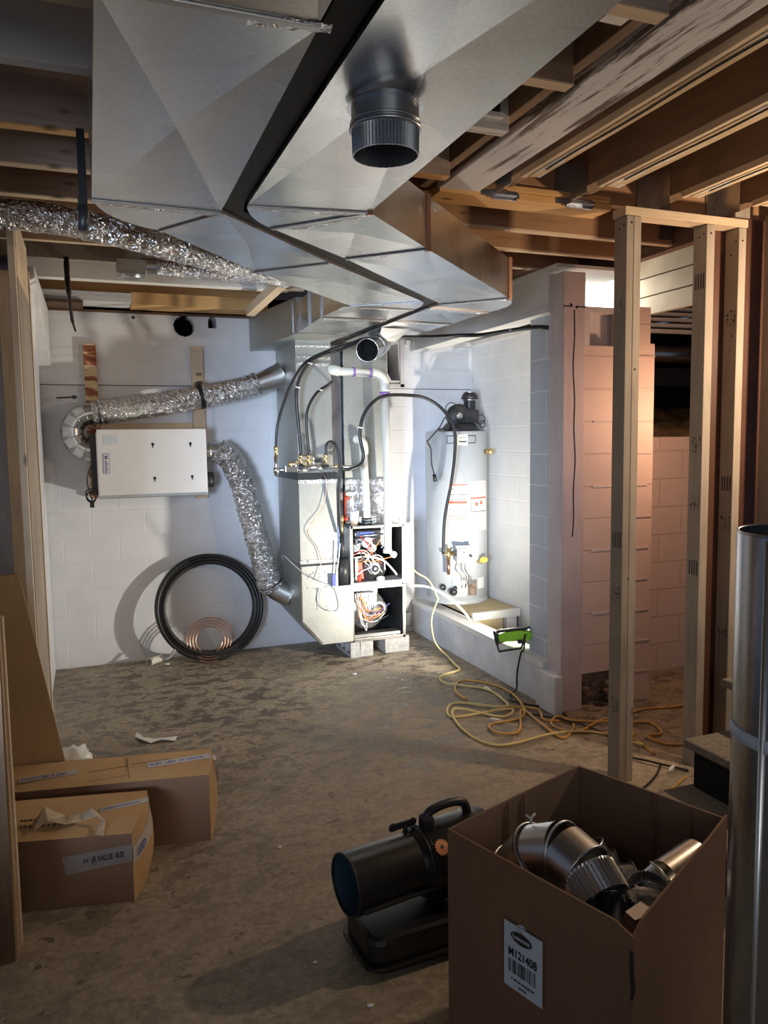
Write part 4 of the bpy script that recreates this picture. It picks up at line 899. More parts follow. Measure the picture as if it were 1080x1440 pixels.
curved(lb2, 'label_band', 'label_red', fa(26), fa(68), 1.21, 1.222, .0025); curved(lb2, 'label_band', 'ink', fa(26), fa(68), 1.10, 1.105, .0025)
curved(lb2, 'label_band', 'ink', fa(26), fa(27), 1.10, 1.21, .0025); curved(lb2, 'label_mark', 'label_red', fa(36), fa(42), 1.15, 1.18, .0025); curved(lb2, 'label_mark', 'label_red', fa(48), fa(54), 1.16, 1.19, .0025)
for z in [.97+.018*i for i in range(7)]+[1.25+.02*i for i in range(5)]: curved(lb2, 'fine_print', 'ink_grey', fa(30), fa(60), z, z+.0025, .0022)
lg = curved(wh, 'brand_label', 'label_white', fa(2), fa(21), 1.655, 1.745, .003)
curved(lg, 'brand_text', 'ink_grey', fa(6), fa(18), 1.713, 1.722, .004); curved(lg, 'brand_text', 'ink', fa(5), fa(19), 1.68, 1.69, .004)
for a0_, a1_ in ((-17, 2), (21, 37)):
    for z in (1.67, 1.73): curved(wh, 'logo_outline', 'ink', fa(a0_), fa(a1_), z, z+.006, .002)
curved(wh, 'logo_outline', 'ink', fa(-17), fa(-16), 1.67, 1.736, .002); curved(wh, 'logo_outline', 'ink', fa(36), fa(37), 1.67, 1.736, .002)
curved(wh, 'side_label', 'label_white', fa(12), fa(40), .71, .83, .002); curved(wh, 'small_label', 'label_white', fa(-22), fa(-13), .74, .83, .002)
curved(wh, 'small_label', 'label_white', fa(42), fa(60), .45, .54, .002)
dr = curved(wh, 'burner_door', 'steel', fa(-10), fa(38), .40, .53, .004)
curved(dr, 'rust_patch', 'rubble', fa(20), fa(37), .405, .50, .0055)
def hp(a, z, r_=hr): return Vector((hx+math.cos(math.radians(fa(a)))*r_, hy+math.sin(math.radians(fa(a)))*r_, z))
c_ = hp(11, .75, hr+.04)
M = Matrix.Translation(c_) @ Matrix.Rotation(math.radians(fa(11)+90), 4, 'Z')
MB(M).box(-.065, .065, -.045, .045, -.06, .06).build('gas_valve', 'white_enamel', wh, bev=.008)
MB(M).box(-.075, .055, -.03, .045, .06, .085).build('valve_top', 'galv_dark', wh, bev=.004)
MB(M).cyl((.045, -.045, 0), (.045, -.06, 0), .014).cyl((-.01, -.045, .03), (-.01, -.055, .03), .006).build('valve_knob', 'ink', wh)
a1_ = hp(-13, .76, hr+.05)
MB().cyl(a1_+Vector((0, 0, -.05)), a1_+Vector((0, 0, .05)), .016).cyl(a1_, c_, .012).cyl(a1_+Vector((-.03, 0, -.005)), a1_+Vector((.03, 0, .005)), .016).build('brass_tee', 'brass', wh)
MB().cyl(a1_+Vector((0, 0, -.17)), a1_+Vector((0, 0, -.05)), .013).build('drip_leg', 'copper', wh)
MB().torus(hp(-2, .77, hr+.055), .018, .007, hp(-2, 0)-Vector((hx, hy, 0)), 16, 8).build('shutoff_handle', 'black_plastic', wh)
MB().torus(hp(-25, .47, hr+.01), .02, .008, hp(-25, 0)-Vector((hx, hy, 0)), 16, 8).build('drain_valve', 'black_plastic', wh)
MB().ball(hp(-6, .44, hr+.02), .035, 14).ball(hp(-3, .47, hr+.02), .02, 10).build('sight_cap', 'black_plastic', wh)
for k, (a0_, a2_) in enumerate(((5, 8), (12, 14), (16, 20))):
    MB().tube(smooth([hp(a0_, .69, hr+.05), hp(a0_-3+k, .62, hr+.06), hp(a0_+5, .56, hr+.06), hp(a2_, .47, hr+.02)]), .005, 8).build('burner_tube', ['copper', 'steel', 'steel'][k], wh)
MB().cyl(hp(42, .68), hp(42, .68, hr+.05), .014).build('relief_drain', 'brass', wh)
MB().ball(hp(46, .70, hr+.05), .03, 12, (1.2, 1, .9)).build('yellow_tag', 'yellow_tag', wh)
MB().cyl(hp(66, 1.60), hp(66, 1.60, hr+.05), .02).ball(hp(66, 1.60, hr+.05), .028, 12).build('relief_valve', 'brass', wh)
# power vent blower
pb = thing('vent_blower', 'black vent blower motor sitting on top of the water heater', 'blower', (2.97, 5.9, 1.77))
MB().lathe([(0, 0), (.16, 0), (.165, .012), (.13, .06), (.10, .07), (0, .07)], (2.97, 5.90, 1.772)).build('blower_base', 'black_plastic', pb, fix=False)
MB().lathe([(0, -.06), (.085, -.06), (.10, -.04), (.10, .04), (.085, .06), (0, .06)], (2.93, 5.86, 1.90), (-.3, -1, 0), 32).build('fan_scroll', 'black_plastic', pb, fix=False)
MB().lathe([(.03, .06), (.028, .065), (0, .065)], (2.93, 5.86, 1.90), (-.3, -1, 0), 16).build('motor_shaft', 'steel', pb, fix=False)
MB().box(2.97, 3.09, 5.78, 5.90, 1.84, 1.95).build('control_box', 'black_plastic', pb, bev=.006)
MB().cyl((3.05, 5.88, 1.94), (3.05, 5.88, 2.03), .05).lathe([(.06, 0), (.058, .015), (.075, .015), (.06, .055), (.045, .06), (.045, .07), (.055, .07)], (3.05, 5.88, 2.03)).build('vent_outlet', 'black_plastic', pb, fix=False)
MB().torus((3.05, 5.88, 2.035), .062, .005).torus((3.05, 5.88, 2.10), .05, .005).build('outlet_clamp', 'steel', pb)
MB().torus((2.86, 5.84, 1.96), .05, .004, (.3, 1, 0), 24, 6).torus((3.12, 5.82, 1.87), .04, .004, (.2, 1, .2), 24, 6).torus((3.14, 5.82, 1.83), .03, .004, (-.3, 1, 0), 24, 6).build('motor_lead', 'black_rubber', pb)
MB().tube([(2.70, 5.75, 1.785), (2.78, 5.76, 1.785), (2.86, 5.80, 1.80)], .012, 8).box(2.775, 2.795, 5.75, 5.77, 1.785, 1.84).build('sensor_arm', 'black_plastic', pb)
hose('thin black blower cord hanging left of the water heater to its plug', [(2.75, 5.70, 1.90), (2.67, 5.60, 1.86), (2.61, 5.55, 1.80), (2.52, 5.54, 1.71), (2.50, 5.54, 1.69), (2.53, 5.54, 1.63), (2.535, 5.54, 1.52), (2.56, 5.54, 1.42)], .005, name='blower_cord', cat='cord')
tag(MB().cyl((2.556, 5.54, 1.43), (2.568, 5.54, 1.375), .014, .018, 12).build('cord_plug', 'black_rubber'), 'black plug dangling from the blower cord', 'plug')
hose('white condensate hose running from the furnace over the closet curb', [(2.32, 5.52, .56), (2.465, 5.48, .545), (2.60, 5.42, .47), (2.70, 5.36, .37), (2.745, 5.30, .295)], .010, 'white_plastic', 'condensate_hose')

# ================================================================== WORK LIGHT
wl = thing('work_light', 'green and black portable work light tilted on the closet curb', 'work light', (2.70, 4.36, .29))
Mw = Matrix.Translation((2.665, 4.47, .375)) @ Matrix.Rotation(math.radians(-62), 4, 'Z') @ Matrix.Rotation(math.radians(-14), 4, 'Y')
MB(Mw).prism([(-.13, -.035), (.10, -.045), (.13, -.03), (.13, .01), (.05, .03), (-.08, .025), (-.13, .01)], -.03, .03, 1).build('lamp_body', 'green_plastic', wl, bev=.006)
MB(Mw).box(-.15, -.125, -.05, .05, -.05, .045).box(-.125, .12, -.035, .035, .028, .045).box(.02, .06, -.034, .034, -.06, -.03).build('bumper', 'black_plastic', wl, bev=.006)
MB(Mw).tube([(-.14, -.05, 0), (-.10, -.09, -.09), (.08, -.09, -.08), (.10, -.04, .0)], .008, 8).build('stand', 'black_plastic', wl)
MB(Mw).box(-.11, .10, .033, .038, -.03, .022).build('lens', 'lamp_glow', wl)
ld_ = bpy.data.lights.new('lamp_light', 'SPOT'); ld_.energy = 165; ld_.spot_size = math.radians(168); ld_.spot_blend = 1.0; ld_.shadow_soft_size = .035; ld_.color = (1, .93, .80)
lo = bpy.data.objects.new('lamp_light', ld_); COL.objects.link(lo); lo.parent = wl
wp_ = Vector((2.73, 4.52, .44)); lo.location = wmat(wl).inverted() @ wp_
lo.rotation_euler = (Vector((1.15, 6.0, 1.8))-wp_).to_track_quat('-Z', 'Y').to_euler()
hose('black cord of the green work light hanging over the curb', [(2.69, 4.40, .34), (2.66, 4.36, .30), (2.625, 4.34, .28), (2.615, 4.37, .14), (2.61, 4.37, .03), (2.56, 4.36, .012), (2.50, 4.25, .010), (2.56, 4.12, .010), (2.62, 4.05, .011), (2.66, 3.87, .012), (2.58, 3.84, .012)], .006, name='lamp_cord', cat='cord')

# assumed side room bulb, added unseen behind the studs to warm the piers
bu = thing('assumed_bulb', 'unseen bare bulb assumed behind the brown panel, lighting the pink block piers', 'lamp', (3.45, 3.45, 1.9))
MB().ball((3.45, 3.45, 1.9), .03).build('bulb', 'bulb_glow', bu)
MB().cyl((3.45, 3.45, 1.93), (3.45, 3.45, 2.02), .02).cyl((3.45, 3.45, 2.02), (3.45, 3.45, 3.028), .004).build('socket', 'black_plastic', bu)
d_ = bpy.data.lights.new('bulb_light', 'POINT'); d_.energy = 15; d_.color = (1, .58, .36); d_.shadow_soft_size = .03
o_ = bpy.data.objects.new('bulb_light', d_); COL.objects.link(o_); o_.parent = bu; o_.location = (0, 0, -.06)

sbu = thing('fill_bulb', 'unseen bare bulb added over the stairs for warm light on the foreground', 'lamp', (3.3, 2.2, 2.3))  # bulb added out of view for warm light from the right
MB().ball((3.3, 2.2, 2.25), .03).build('bulb', 'bulb_glow', sbu)
MB().cyl((3.3, 2.2, 2.28), (3.3, 2.2, 2.36), .02).cyl((3.3, 2.2, 2.36), (3.3, 2.2, 3.03), .004).build('socket', 'black_plastic', sbu)
d_ = bpy.data.lights.new('bulb_light', 'POINT'); d_.energy = 58; d_.color = (1, .74, .50); d_.shadow_soft_size = .04
o_ = bpy.data.objects.new('bulb_light', d_); COL.objects.link(o_); o_.parent = sbu; o_.location = (0, 0, -.12)

# ================================================================== CORDS ON THE FLOOR
def fc(lb, pts, mat='cord_yellow', r=.0078, name='extension_cord'):
    P = []
    for i, q in enumerate(pts): P.append((q[0], q[1], .008+(.010 if (i % 3 == 1) else 0)))
    return hose(lb, P, r, mat, name, 'cord')
fc('pale yellow extension cord snaking from the furnace along the curb', [(2.56, 5.30), (2.51, 5.10), (2.49, 4.98), (2.31, 4.90), (2.25, 4.72), (2.45, 4.53), (2.46, 4.30), (2.38, 4.13), (2.14, 4.35), (2.01, 4.13), (2.32, 4.10), (2.42, 4.09), (2.29, 4.01), (2.08, 4.23), (1.98, 3.92), (2.05, 3.63), (2.43, 3.64), (2.66, 3.58), (2.74, 3.42), (2.78, 3.30)], 'cord_pale')
fc('orange extension cord heaped in loops before the post', [(2.24, 4.38), (2.24, 4.54), (2.40, 4.75), (2.56, 4.55), (2.54, 4.23), (2.41, 3.96), (2.17, 3.93), (2.13, 3.77), (2.27, 3.77), (2.47, 4.07), (2.44, 3.81), (2.44, 3.58), (2.62, 3.73), (2.60, 3.86), (2.50, 3.78), (2.56, 3.62), (2.83, 3.71), (2.87, 3.51), (2.77, 3.44), (2.69, 3.53), (2.80, 3.41), (2.76, 3.20)])
fc('orange cord passing right behind the doubled stud', [(2.40, 4.16), (2.55, 4.02), (2.50, 3.86), (2.63, 3.80), (2.84, 3.67), (3.14, 3.78), (3.39, 3.74), (3.7, 3.75)])
fc('orange cord looping on the bare floor right of the doubled stud', [(2.80, 3.52), (2.90, 3.60), (3.05, 3.58), (3.0, 3.42), (2.88, 3.40), (2.92, 3.28), (3.05, 3.22), (3.10, 3.14)])
fc('dark cord running right to the stairs', [(2.47, 3.99), (2.62, 3.75), (2.7, 3.5), (2.62, 3.25), (2.66, 3.12), (2.78, 2.97)], 'black_rubber', .0055)
fc('dark red cord by the foot of the middle stud', [(2.30, 2.75), (2.45, 2.78), (2.60, 2.86), (2.72, 2.92)], 'cord_yellow', .006)
fc('thin black cord by the foot of the middle stud', [(2.26, 2.82), (2.42, 2.88), (2.58, 2.98), (2.70, 3.08)], 'black_rubber', .0055)
tag(MB().tube(smooth([(2.52, 5.40, .46), (2.46, 5.44, .60), (2.38, 5.48, .66), (2.34, 5.5, .70)]), .006, 8).tube(smooth([(2.52, 5.40, .46), (2.47, 5.42, .3), (2.48, 5.38, .12), (2.56, 5.30, .01)]), .006, 8).build('extension_cord', 'cord_pale'), 'pale yellow cord drooping from the furnace side to the floor', 'cord')
for (x, y), lb in (((2.47, 4.52), 'white plug end lying in the cord pile by the curb'), ((2.23, 3.98), 'stray white plastic bit among the cords'), ((2.72, 3.02), 'white plug at the foot of the middle stud')):
    tag(MB(Matrix.Translation((x, y, .01)) @ Matrix.Rotation(random.uniform(0, 3), 4, 'Z')).box(-.03, .03, -.009, .009, -.01, .008).cyl((-.03, 0, 0), (-.05, 0, 0), .005).build('cord_plug', 'white_plastic', bev=.003), lb, 'plug')

# ================================================================== STAIRS
st = thing('stair', 'dark carpeted bottom steps at the right behind the carton', 'stairs', (2.5, 2.2, 0))
stq = lambda x0, y0, x1, y1, x2, y2, x3, y3, z0, z1: MB().hexa([(x0, y0, z0), (x1, y1, z0), (x2, y2, z0), (x3, y3, z0)], [(x0, y0, z1), (x1, y1, z1), (x2, y2, z1), (x3, y3, z1)])
stq(2.33, 1.7, 3.1, 1.7, 3.1, 2.53, 2.33, 2.53, .37, .41).build('tread', 'carpet', st, bev=.012)
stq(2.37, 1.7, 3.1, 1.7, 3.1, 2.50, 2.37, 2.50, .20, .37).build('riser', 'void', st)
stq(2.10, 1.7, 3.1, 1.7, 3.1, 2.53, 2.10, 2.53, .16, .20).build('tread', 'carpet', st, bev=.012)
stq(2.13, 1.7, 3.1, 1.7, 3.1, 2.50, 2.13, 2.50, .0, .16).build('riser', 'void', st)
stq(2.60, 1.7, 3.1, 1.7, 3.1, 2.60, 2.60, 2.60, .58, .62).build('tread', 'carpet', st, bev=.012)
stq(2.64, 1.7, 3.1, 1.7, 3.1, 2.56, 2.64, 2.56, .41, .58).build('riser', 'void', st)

# ================================================================== CARTON OF FITTINGS
ct = thing('open_carton', 'big open cardboard carton full of sheet-metal duct fittings', 'box', (1.22, 1.66, 0))
A, B_, C_, D_ = Vector((.865, 1.805)), Vector((1.43, 2.01)), Vector((1.60, 1.56)), Vector((1.045, 1.265))
# floor footprint equals the rim; panels of corrugated board
def panel(p, q, z0, z1, th, name, mat, top=None, bow=0):
    d = (q-p).normalized(); nn = Vector((d.y, -d.x))*th
    top = top or [(0, z1), (1, z1)]
    n = 12; m = MB(); f_ = []; bk = []
    prof = []
    for i in range(n+1):
        t_ = i/n
        for (a, za), (b2, zb_) in zip(top, top[1:]):
            if a <= t_ <= b2+1e-6: z = za+(zb_-za)*(t_-a)/(b2-a); break
        prof.append((t_, z))
    for t_, z in prof:
        c2 = p+(q-p)*t_
        for zz, bw in ((z0, 0), (z0+(z-z0)*.5, 1), (z, .6)):
            o2 = c2+nn/th*bow*math.sin(math.pi*t_)*bw
            f_.append((o2.x, o2.y, zz)); bk.append((o2.x-nn.x, o2.y-nn.y, zz))
    k = len(f_); fs = []
    for i in range(n):
        for j in range(2):
            a = i*3+j; fs += [(a, a+3, a+4, a+1), (k+a, k+a+1, k+a+4, k+a+3)]
        fs += [(i*3+2, i*3+5, k+i*3+5, k+i*3+2), (i*3, k+i*3, k+i*3+3, i*3+3)]
    fs += [(0, 1, k+1, k), (1, 2, k+2, k+1), (n*3, k+n*3, k+n*3+1, n*3+1), (n*3+1, k+n*3+1, k+n*3+2, n*3+2)]
    return m.add(f_+bk, fs).build(name, mat, ct)
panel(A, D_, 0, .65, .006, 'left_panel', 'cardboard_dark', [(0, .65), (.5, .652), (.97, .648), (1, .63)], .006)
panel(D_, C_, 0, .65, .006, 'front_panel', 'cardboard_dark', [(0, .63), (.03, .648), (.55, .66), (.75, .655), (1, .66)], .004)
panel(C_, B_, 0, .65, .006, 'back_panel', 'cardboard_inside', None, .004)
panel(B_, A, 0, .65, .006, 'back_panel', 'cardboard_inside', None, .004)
MB().prism([tuple(A), tuple(D_), tuple(C_), tuple(B_)], .0, .01).build('bottom_panel', 'cardboard_inside', ct)
for k, t_ in enumerate((.18, .30, .55, .78)):
    q = B_+(C_-B_)*t_ if k > 1 else A+(B_-A)*(t_+.25); nn = Vector((-.02, -.006))
    MB().cyl((q.x-.007, q.y-.01, .25), (q.x-.007, q.y-.01, .645), .0025, n=6).build('crease', 'cardboard_dark', ct)
ln = Vector((D_.y-A.y, -(D_.x-A.x), 0)).normalized()      # outward normal of the left panel
if ln.dot(Vector((-1, -1, 0))) < 0: ln = -ln
dl = Vector((D_-A).to_3d()).normalized()
def lp(s_, z, o=.004): 
    b2 = .006*math.sin(math.pi*s_/ (D_-A).length)*.8
    return Vector((A.x, A.y, 0))+dl*s_+ln*(o+b2)+Vector((0, 0, z))
# where the label sits on the panel
LS0, LS1, LZ0, LZ1 = .215, .335, .335, .505
SH = .0
lab = MB().add([lp(LS0, LZ0, .0075), lp(LS1, LZ0, .0075), lp(LS1, LZ1, .0075), lp(LS0, LZ1, .0075), lp(LS0, LZ0, .0095), lp(LS1, LZ0, .0095), lp(LS1, LZ1, .0095), lp(LS0, LZ1, .0095)],
               [(0, 3, 2, 1), (4, 5, 6, 7), (0, 1, 5, 4), (1, 2, 6, 5), (2, 3, 7, 6), (3, 0, 4, 7)]).build('shipping_label', 'label_blue_white', ct)
uz = Vector((0, 0, 1))
ov = [lp((LS0+LS1)/2-.004+math.cos(a)*.034, LZ1-.028+math.sin(a)*.0155, .0102) for a in [2*math.pi*i/28 for i in range(28)]]
MB().add(ov, [list(range(28))]).build('logo_oval', 'ink', lab)
text('logo_text', 'Luxxom', lp((LS0+LS1)/2-.004, LZ1-.0325, .0108), dl, uz, .0165, 'label_white', lab, .0003, .0003, 'CENTER', 1.0)
text('item_number', 'M121408', lp((LS0+LS1)/2, LZ1-.083, .0104), dl, uz, .030, 'ink', lab, .0003, .0006, 'CENTER', .80)
m = MB(); s_ = LS0+.015; rnd = random.Random(8)
while s_ < LS1-.018:
    w = rnd.choice((.0012, .0022, .004)); a, c2 = lp(s_, LZ1-.128, .0103), lp(s_+w, LZ1-.092, .0103)
    m.add([lp(s_, LZ1-.128, .0103), lp(s_+w, LZ1-.128, .0103), lp(s_+w, LZ1-.092, .0103), lp(s_, LZ1-.092, .0103)], [(0, 1, 2, 3)]); s_ += w+rnd.choice((.0015, .002, .004))
m.build('barcode', 'ink', lab)
text('fine_print', "6'' 30 GA 90 ELBOW", lp((LS0+LS1)/2, LZ1-.146, .0104), dl, uz, .0085, 'ink', lab, .0002, .0002, 'CENTER')
text('fine_print', '24 PCS', lp((LS0+LS1)/2, LZ1-.160, .0104), dl, uz, .0085, 'ink', lab, .0002, .0002, 'CENTER')
MB().tube([lp(.57, z+.0, .002)+Vector((random.uniform(-.003, .003), 0, 0)) for z in (.60, .585, .57, .55, .53, .51, .49)], .004, 5, jit=.4).build('torn_edge', 'ink', ct)

def gored(m, pts, r, seg=3, ridge=.0035):
    pts = [Vector(p_) for p_ in pts]
    for i in range(len(pts)-1):
        m.tube([pts[i], pts[i+1]], r, 36, False); m.tube([pts[i+1], pts[i]], r-.002, 36, False)
    for i in range(len(pts)):
        t_ = pts[min(i+1, len(pts)-1)]-pts[max(0, i-1)]; m.torus(pts[i], r+.001, ridge, t_, 36, 6)
    return m
FG = 'duct fittings in the carton'
e1 = thing('duct_elbow', 'large adjustable duct elbow on top of the carton pile, crimped mouth facing right', 'duct fitting', (1.1, 1.6, .6), 0, FG)
P = [(1.04, 1.73, .53), (1.065, 1.68, .60), (1.10, 1.61, .635), (1.118, 1.535, .615)]
gored(MB(), P, .075).build('elbow_body', 'galv_satin', e1, fix=False)
crimped(MB(), P[-1], (1.122, 1.475, .575), .075, 44, .004, .002).build('crimped_mouth', 'galvanised', e1, fix=False)
m = MB().torus((1.068, 1.675, .604), .080, .003, (.6, -1.3, 1.2), 36, 6)
m.build('band_clamp', 'steel', e1)
wc = Vector((1.06, 1.70, .680))
MB().cyl(wc, wc+Vector((0, 0, .012)), .004).tube([wc+Vector((-.014, 0, .022)), wc+Vector((0, 0, .010)), wc+Vector((.014, 0, .022))], .003, 6).build('wing_nut', 'white_enamel', e1)
MB().cyl((1.121, 1.505, .597), (1.1205, 1.508, .599), .070).build('elbow_mouth_dark', 'ink', e1)  # black disc paints the dark inside of the elbow mouth
e2 = thing('duct_elbow', 'shaded duct elbow under the top elbow, at the left of the carton', 'duct fitting', (1.0, 1.72, .5), 0, FG)
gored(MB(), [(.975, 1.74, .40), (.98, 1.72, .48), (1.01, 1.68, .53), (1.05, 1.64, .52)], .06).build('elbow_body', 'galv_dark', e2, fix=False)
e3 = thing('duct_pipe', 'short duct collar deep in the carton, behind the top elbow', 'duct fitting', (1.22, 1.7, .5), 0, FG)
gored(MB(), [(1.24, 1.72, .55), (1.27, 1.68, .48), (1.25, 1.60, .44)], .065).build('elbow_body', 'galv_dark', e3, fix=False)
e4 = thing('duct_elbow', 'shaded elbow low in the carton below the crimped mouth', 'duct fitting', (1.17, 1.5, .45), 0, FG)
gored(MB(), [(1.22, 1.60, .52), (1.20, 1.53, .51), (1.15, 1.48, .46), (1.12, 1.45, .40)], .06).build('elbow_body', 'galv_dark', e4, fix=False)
e5 = thing('crimped_collar', 'small crimped starting collar near the front rim of the carton', 'duct fitting', (1.25, 1.46, .55), 0, FG)
crimped(MB(), (1.245, 1.455, .56), (1.235, 1.445, .595), .055, 34, .006, .002).torus((1.247, 1.457, .555), .055, .003, (-.01, -.01, .035)).build('collar_ring', 'galvanised', e5, fix=False)
MB().cyl((1.246, 1.457, .56), (1.246, 1.457, .562), .05).build('collar_inside', 'galv_dark', e5)
e6 = thing('duct_elbow', 'bright duct pipe leaning on the right wall of the carton', 'duct fitting', (1.4, 1.5, .6), 0, FG)
gored(MB(), [(1.28, 1.53, .46), (1.30, 1.52, .53), (1.345, 1.515, .56)], .045).build('elbow_body', 'galvanised', e6, fix=False)
MB().tube([(1.345, 1.515, .56), (1.485, 1.552, .572)], .045, 28, False).build('pipe_end', 'galv_bright', e6, fix=False)
tag(MB().hexa([(1.10, 1.40, .50), (1.17, 1.43, .50), (1.20, 1.35, .5), (1.12, 1.32, .5)], [(1.115, 1.38, .605), (1.18, 1.405, .60), (1.185, 1.36, .60), (1.115, 1.345, .605)]).build('sheet_fitting', 'galvanised'), 'angular sheet-metal piece in the near corner of the carton', 'duct fitting', FG)
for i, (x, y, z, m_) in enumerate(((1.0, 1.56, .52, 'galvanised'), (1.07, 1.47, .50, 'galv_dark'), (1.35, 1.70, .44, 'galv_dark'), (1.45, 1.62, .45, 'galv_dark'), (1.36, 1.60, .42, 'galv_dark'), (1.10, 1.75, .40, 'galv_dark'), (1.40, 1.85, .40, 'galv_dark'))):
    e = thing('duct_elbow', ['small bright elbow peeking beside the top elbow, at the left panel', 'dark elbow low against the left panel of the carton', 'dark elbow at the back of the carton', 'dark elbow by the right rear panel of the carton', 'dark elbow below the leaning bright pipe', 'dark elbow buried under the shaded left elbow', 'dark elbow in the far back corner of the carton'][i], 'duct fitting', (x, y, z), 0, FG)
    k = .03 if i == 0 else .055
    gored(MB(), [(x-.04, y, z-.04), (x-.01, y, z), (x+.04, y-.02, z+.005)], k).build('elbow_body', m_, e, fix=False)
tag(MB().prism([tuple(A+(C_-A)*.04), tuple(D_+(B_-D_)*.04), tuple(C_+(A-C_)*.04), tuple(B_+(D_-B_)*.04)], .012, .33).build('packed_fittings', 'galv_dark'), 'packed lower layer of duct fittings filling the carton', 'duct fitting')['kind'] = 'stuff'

# big pipe at the right
bp = thing('metal_pipe', 'large round galvanised pipe standing at the right edge with a pale band', 'pipe', (1.075, .905, 0))
pc = Vector((1.085, .885, 0)); pr = .122
MB().tube([pc, pc+Vector((0, 0, 1.545))], pr, 72, False).tube([pc+Vector((0, 0, 1.545)), pc+Vector((0, 0, .01))], pr-.003, 72, False).torus(pc+Vector((0, 0, 1.545)), pr-.0015, .0025, n=72).build('pipe_wall', 'pipe_steel', bp, fix=False)
sa = math.radians(185)
sv = pc+Vector((math.cos(sa), math.sin(sa), 0))*(pr+.001)
MB().tube([sv, sv+Vector((0, 0, 1.54))], .0045, 8).build('lock_seam', 'galv_bright', bp)
MB().lathe([(pr+.0005, 0), (pr+.0025, .001), (pr+.0025, .021), (pr+.0005, .022)], pc+Vector((0, 0, 1.205)), n=72).build('packing_band', 'label_blue_white', bp, fix=False)

# ================================================================== TORPEDO HEATER
th = thing('torpedo_heater', 'black torpedo heater with a fuel tank, lying behind the carton', 'heater', (.98, 2.33, 0))
Mh = Matrix.Translation((.72, 2.27, .262)) @ Matrix.Rotation(math.radians(9), 4, 'Z')
m = MB(Mh).tube([(0, 0, 0), (.30, 0, 0)], .101, 48, False).tube([(.30, 0, 0), (0, 0, 0)], .097, 48, False).torus((0, 0, 0), .099, .004, (1, 0, 0))
m.build('combustion_tube', 'heater_black', th, fix=False)
MB(Mh).cyl((.16, 0, 0), (.165, 0, 0), .09).build('burner_disc', 'heater_blue', th)
MB(Mh).tube([(.005, 0, 0), (.155, 0, 0)], .0955, 40, False).build('inner_liner', 'heater_blue', th, fix=False)
MB(Mh).lathe([(.101, .25), (.112, .27), (.114, .285), (.114, .30), (.118, .31), (.122, .50), (.112, .56), (0, .56)], (0, 0, 0), (1, 0, 0), 48).build('rear_shell', 'heater_black', th, fix=False)
MB(Mh).torus((.275, 0, 0), .112, .004, (1, 0, 0)).torus((.29, 0, 0), .114, .003, (1, 0, 0)).build('shell_ridge', 'heater_black', th)
MB(Mh).box(.01, .52, -.112, -.098, -.048, -.036).cyl((.06, -.113, -.042), (.06, -.108, -.042), .005).build('side_rail', 'black_plastic', th, bev=.002)
MB(Mh).tube(smooth([(.315, 0, .09), (.315, 0, .145), (.34, 0, .168), (.41, 0, .175), (.47, 0, .16), (.49, 0, .11)]), .016, 12).build('handle', 'black_plastic', th)
MB(Mh).box(.295, .335, -.028, .028, .09, .155).build('handle_foot', 'black_plastic', th, bev=.012)
m = MB(Mh).box(.19, .29, .03, .04, .112, .137).cyl((.25, .035, .08), (.25, .035, .12), .008)
m.build('cord_hook', 'black_plastic', th, bev=.004)
MB(Mh).torus((.20, .035, .125), .012, .004, (0, 1, 0), 14, 6).torus((.28, .035, .125), .012, .004, (0, 1, 0), 14, 6).build('hook_eye', 'black_plastic', th)
# gear sticker on the shell
def onshell(x, a, r_=.1225): return (x, -math.cos(a)*r_, math.sin(a)*r_)
a0 = math.radians(42); vs = [onshell(.318, a0)]; n = 32; fs = []
for i in range(n):
    t_ = 2*math.pi*i/n; R_ = .029 if i % 2 else .023
    vs.append(onshell(.318+math.cos(t_)*R_, a0+math.sin(t_)*R_/.122, .1215))
for i in range(n): fs.append((0, 1+i, 1+(i+1) % n))
stk = MB(Mh).add(vs, fs).build('gear_sticker', 'ink_orange', th, fix=False)
vs = [onshell(.318, a0, .1235)]+[onshell(.318+math.cos(2*math.pi*i/12)*.006, a0+math.sin(2*math.pi*i/12)*.006/.122, .1235) for i in range(12)]
MB(Mh).add(vs, [(0, 1+i, 1+(i+1) % 12) for i in range(12)]).build('sticker_centre', 'ink', stk, fix=False)
Mt = Matrix.Translation((.74, 2.27, 0)) @ Matrix.Rotation(math.radians(3), 4, 'Z')
def rr(x0, x1, y0, y1, r_):
    o = []
    for cx_, cy_, a_ in ((x1-r_, y1-r_, 0), (x0+r_, y1-r_, 90), (x0+r_, y0+r_, 180), (x1-r_, y0+r_, 270)):
        for k in range(6): t_ = math.radians(a_+k*18); o.append((cx_+math.cos(t_)*r_, cy_+math.sin(t_)*r_))
    return o
tk = MB(Mt).prism(rr(.015, .56, -.125, .125, .05), .03, .125).build('fuel_tank', 'heater_black', th, bev=.02)
MB(Mt).prism(rr(0, .575, -.14, .14, .06), .028, .04).build('tank_flange', 'heater_black', th, bev=.003)
MB(Mt).prism(rr(.03, .55, -.11, .11, .05), 0, .03).build('tank_foot', 'heater_black', th)
MB(Mt).box(.30, .50, -.08, .08, .12, .17).build('support', 'heater_black', th, bev=.01)

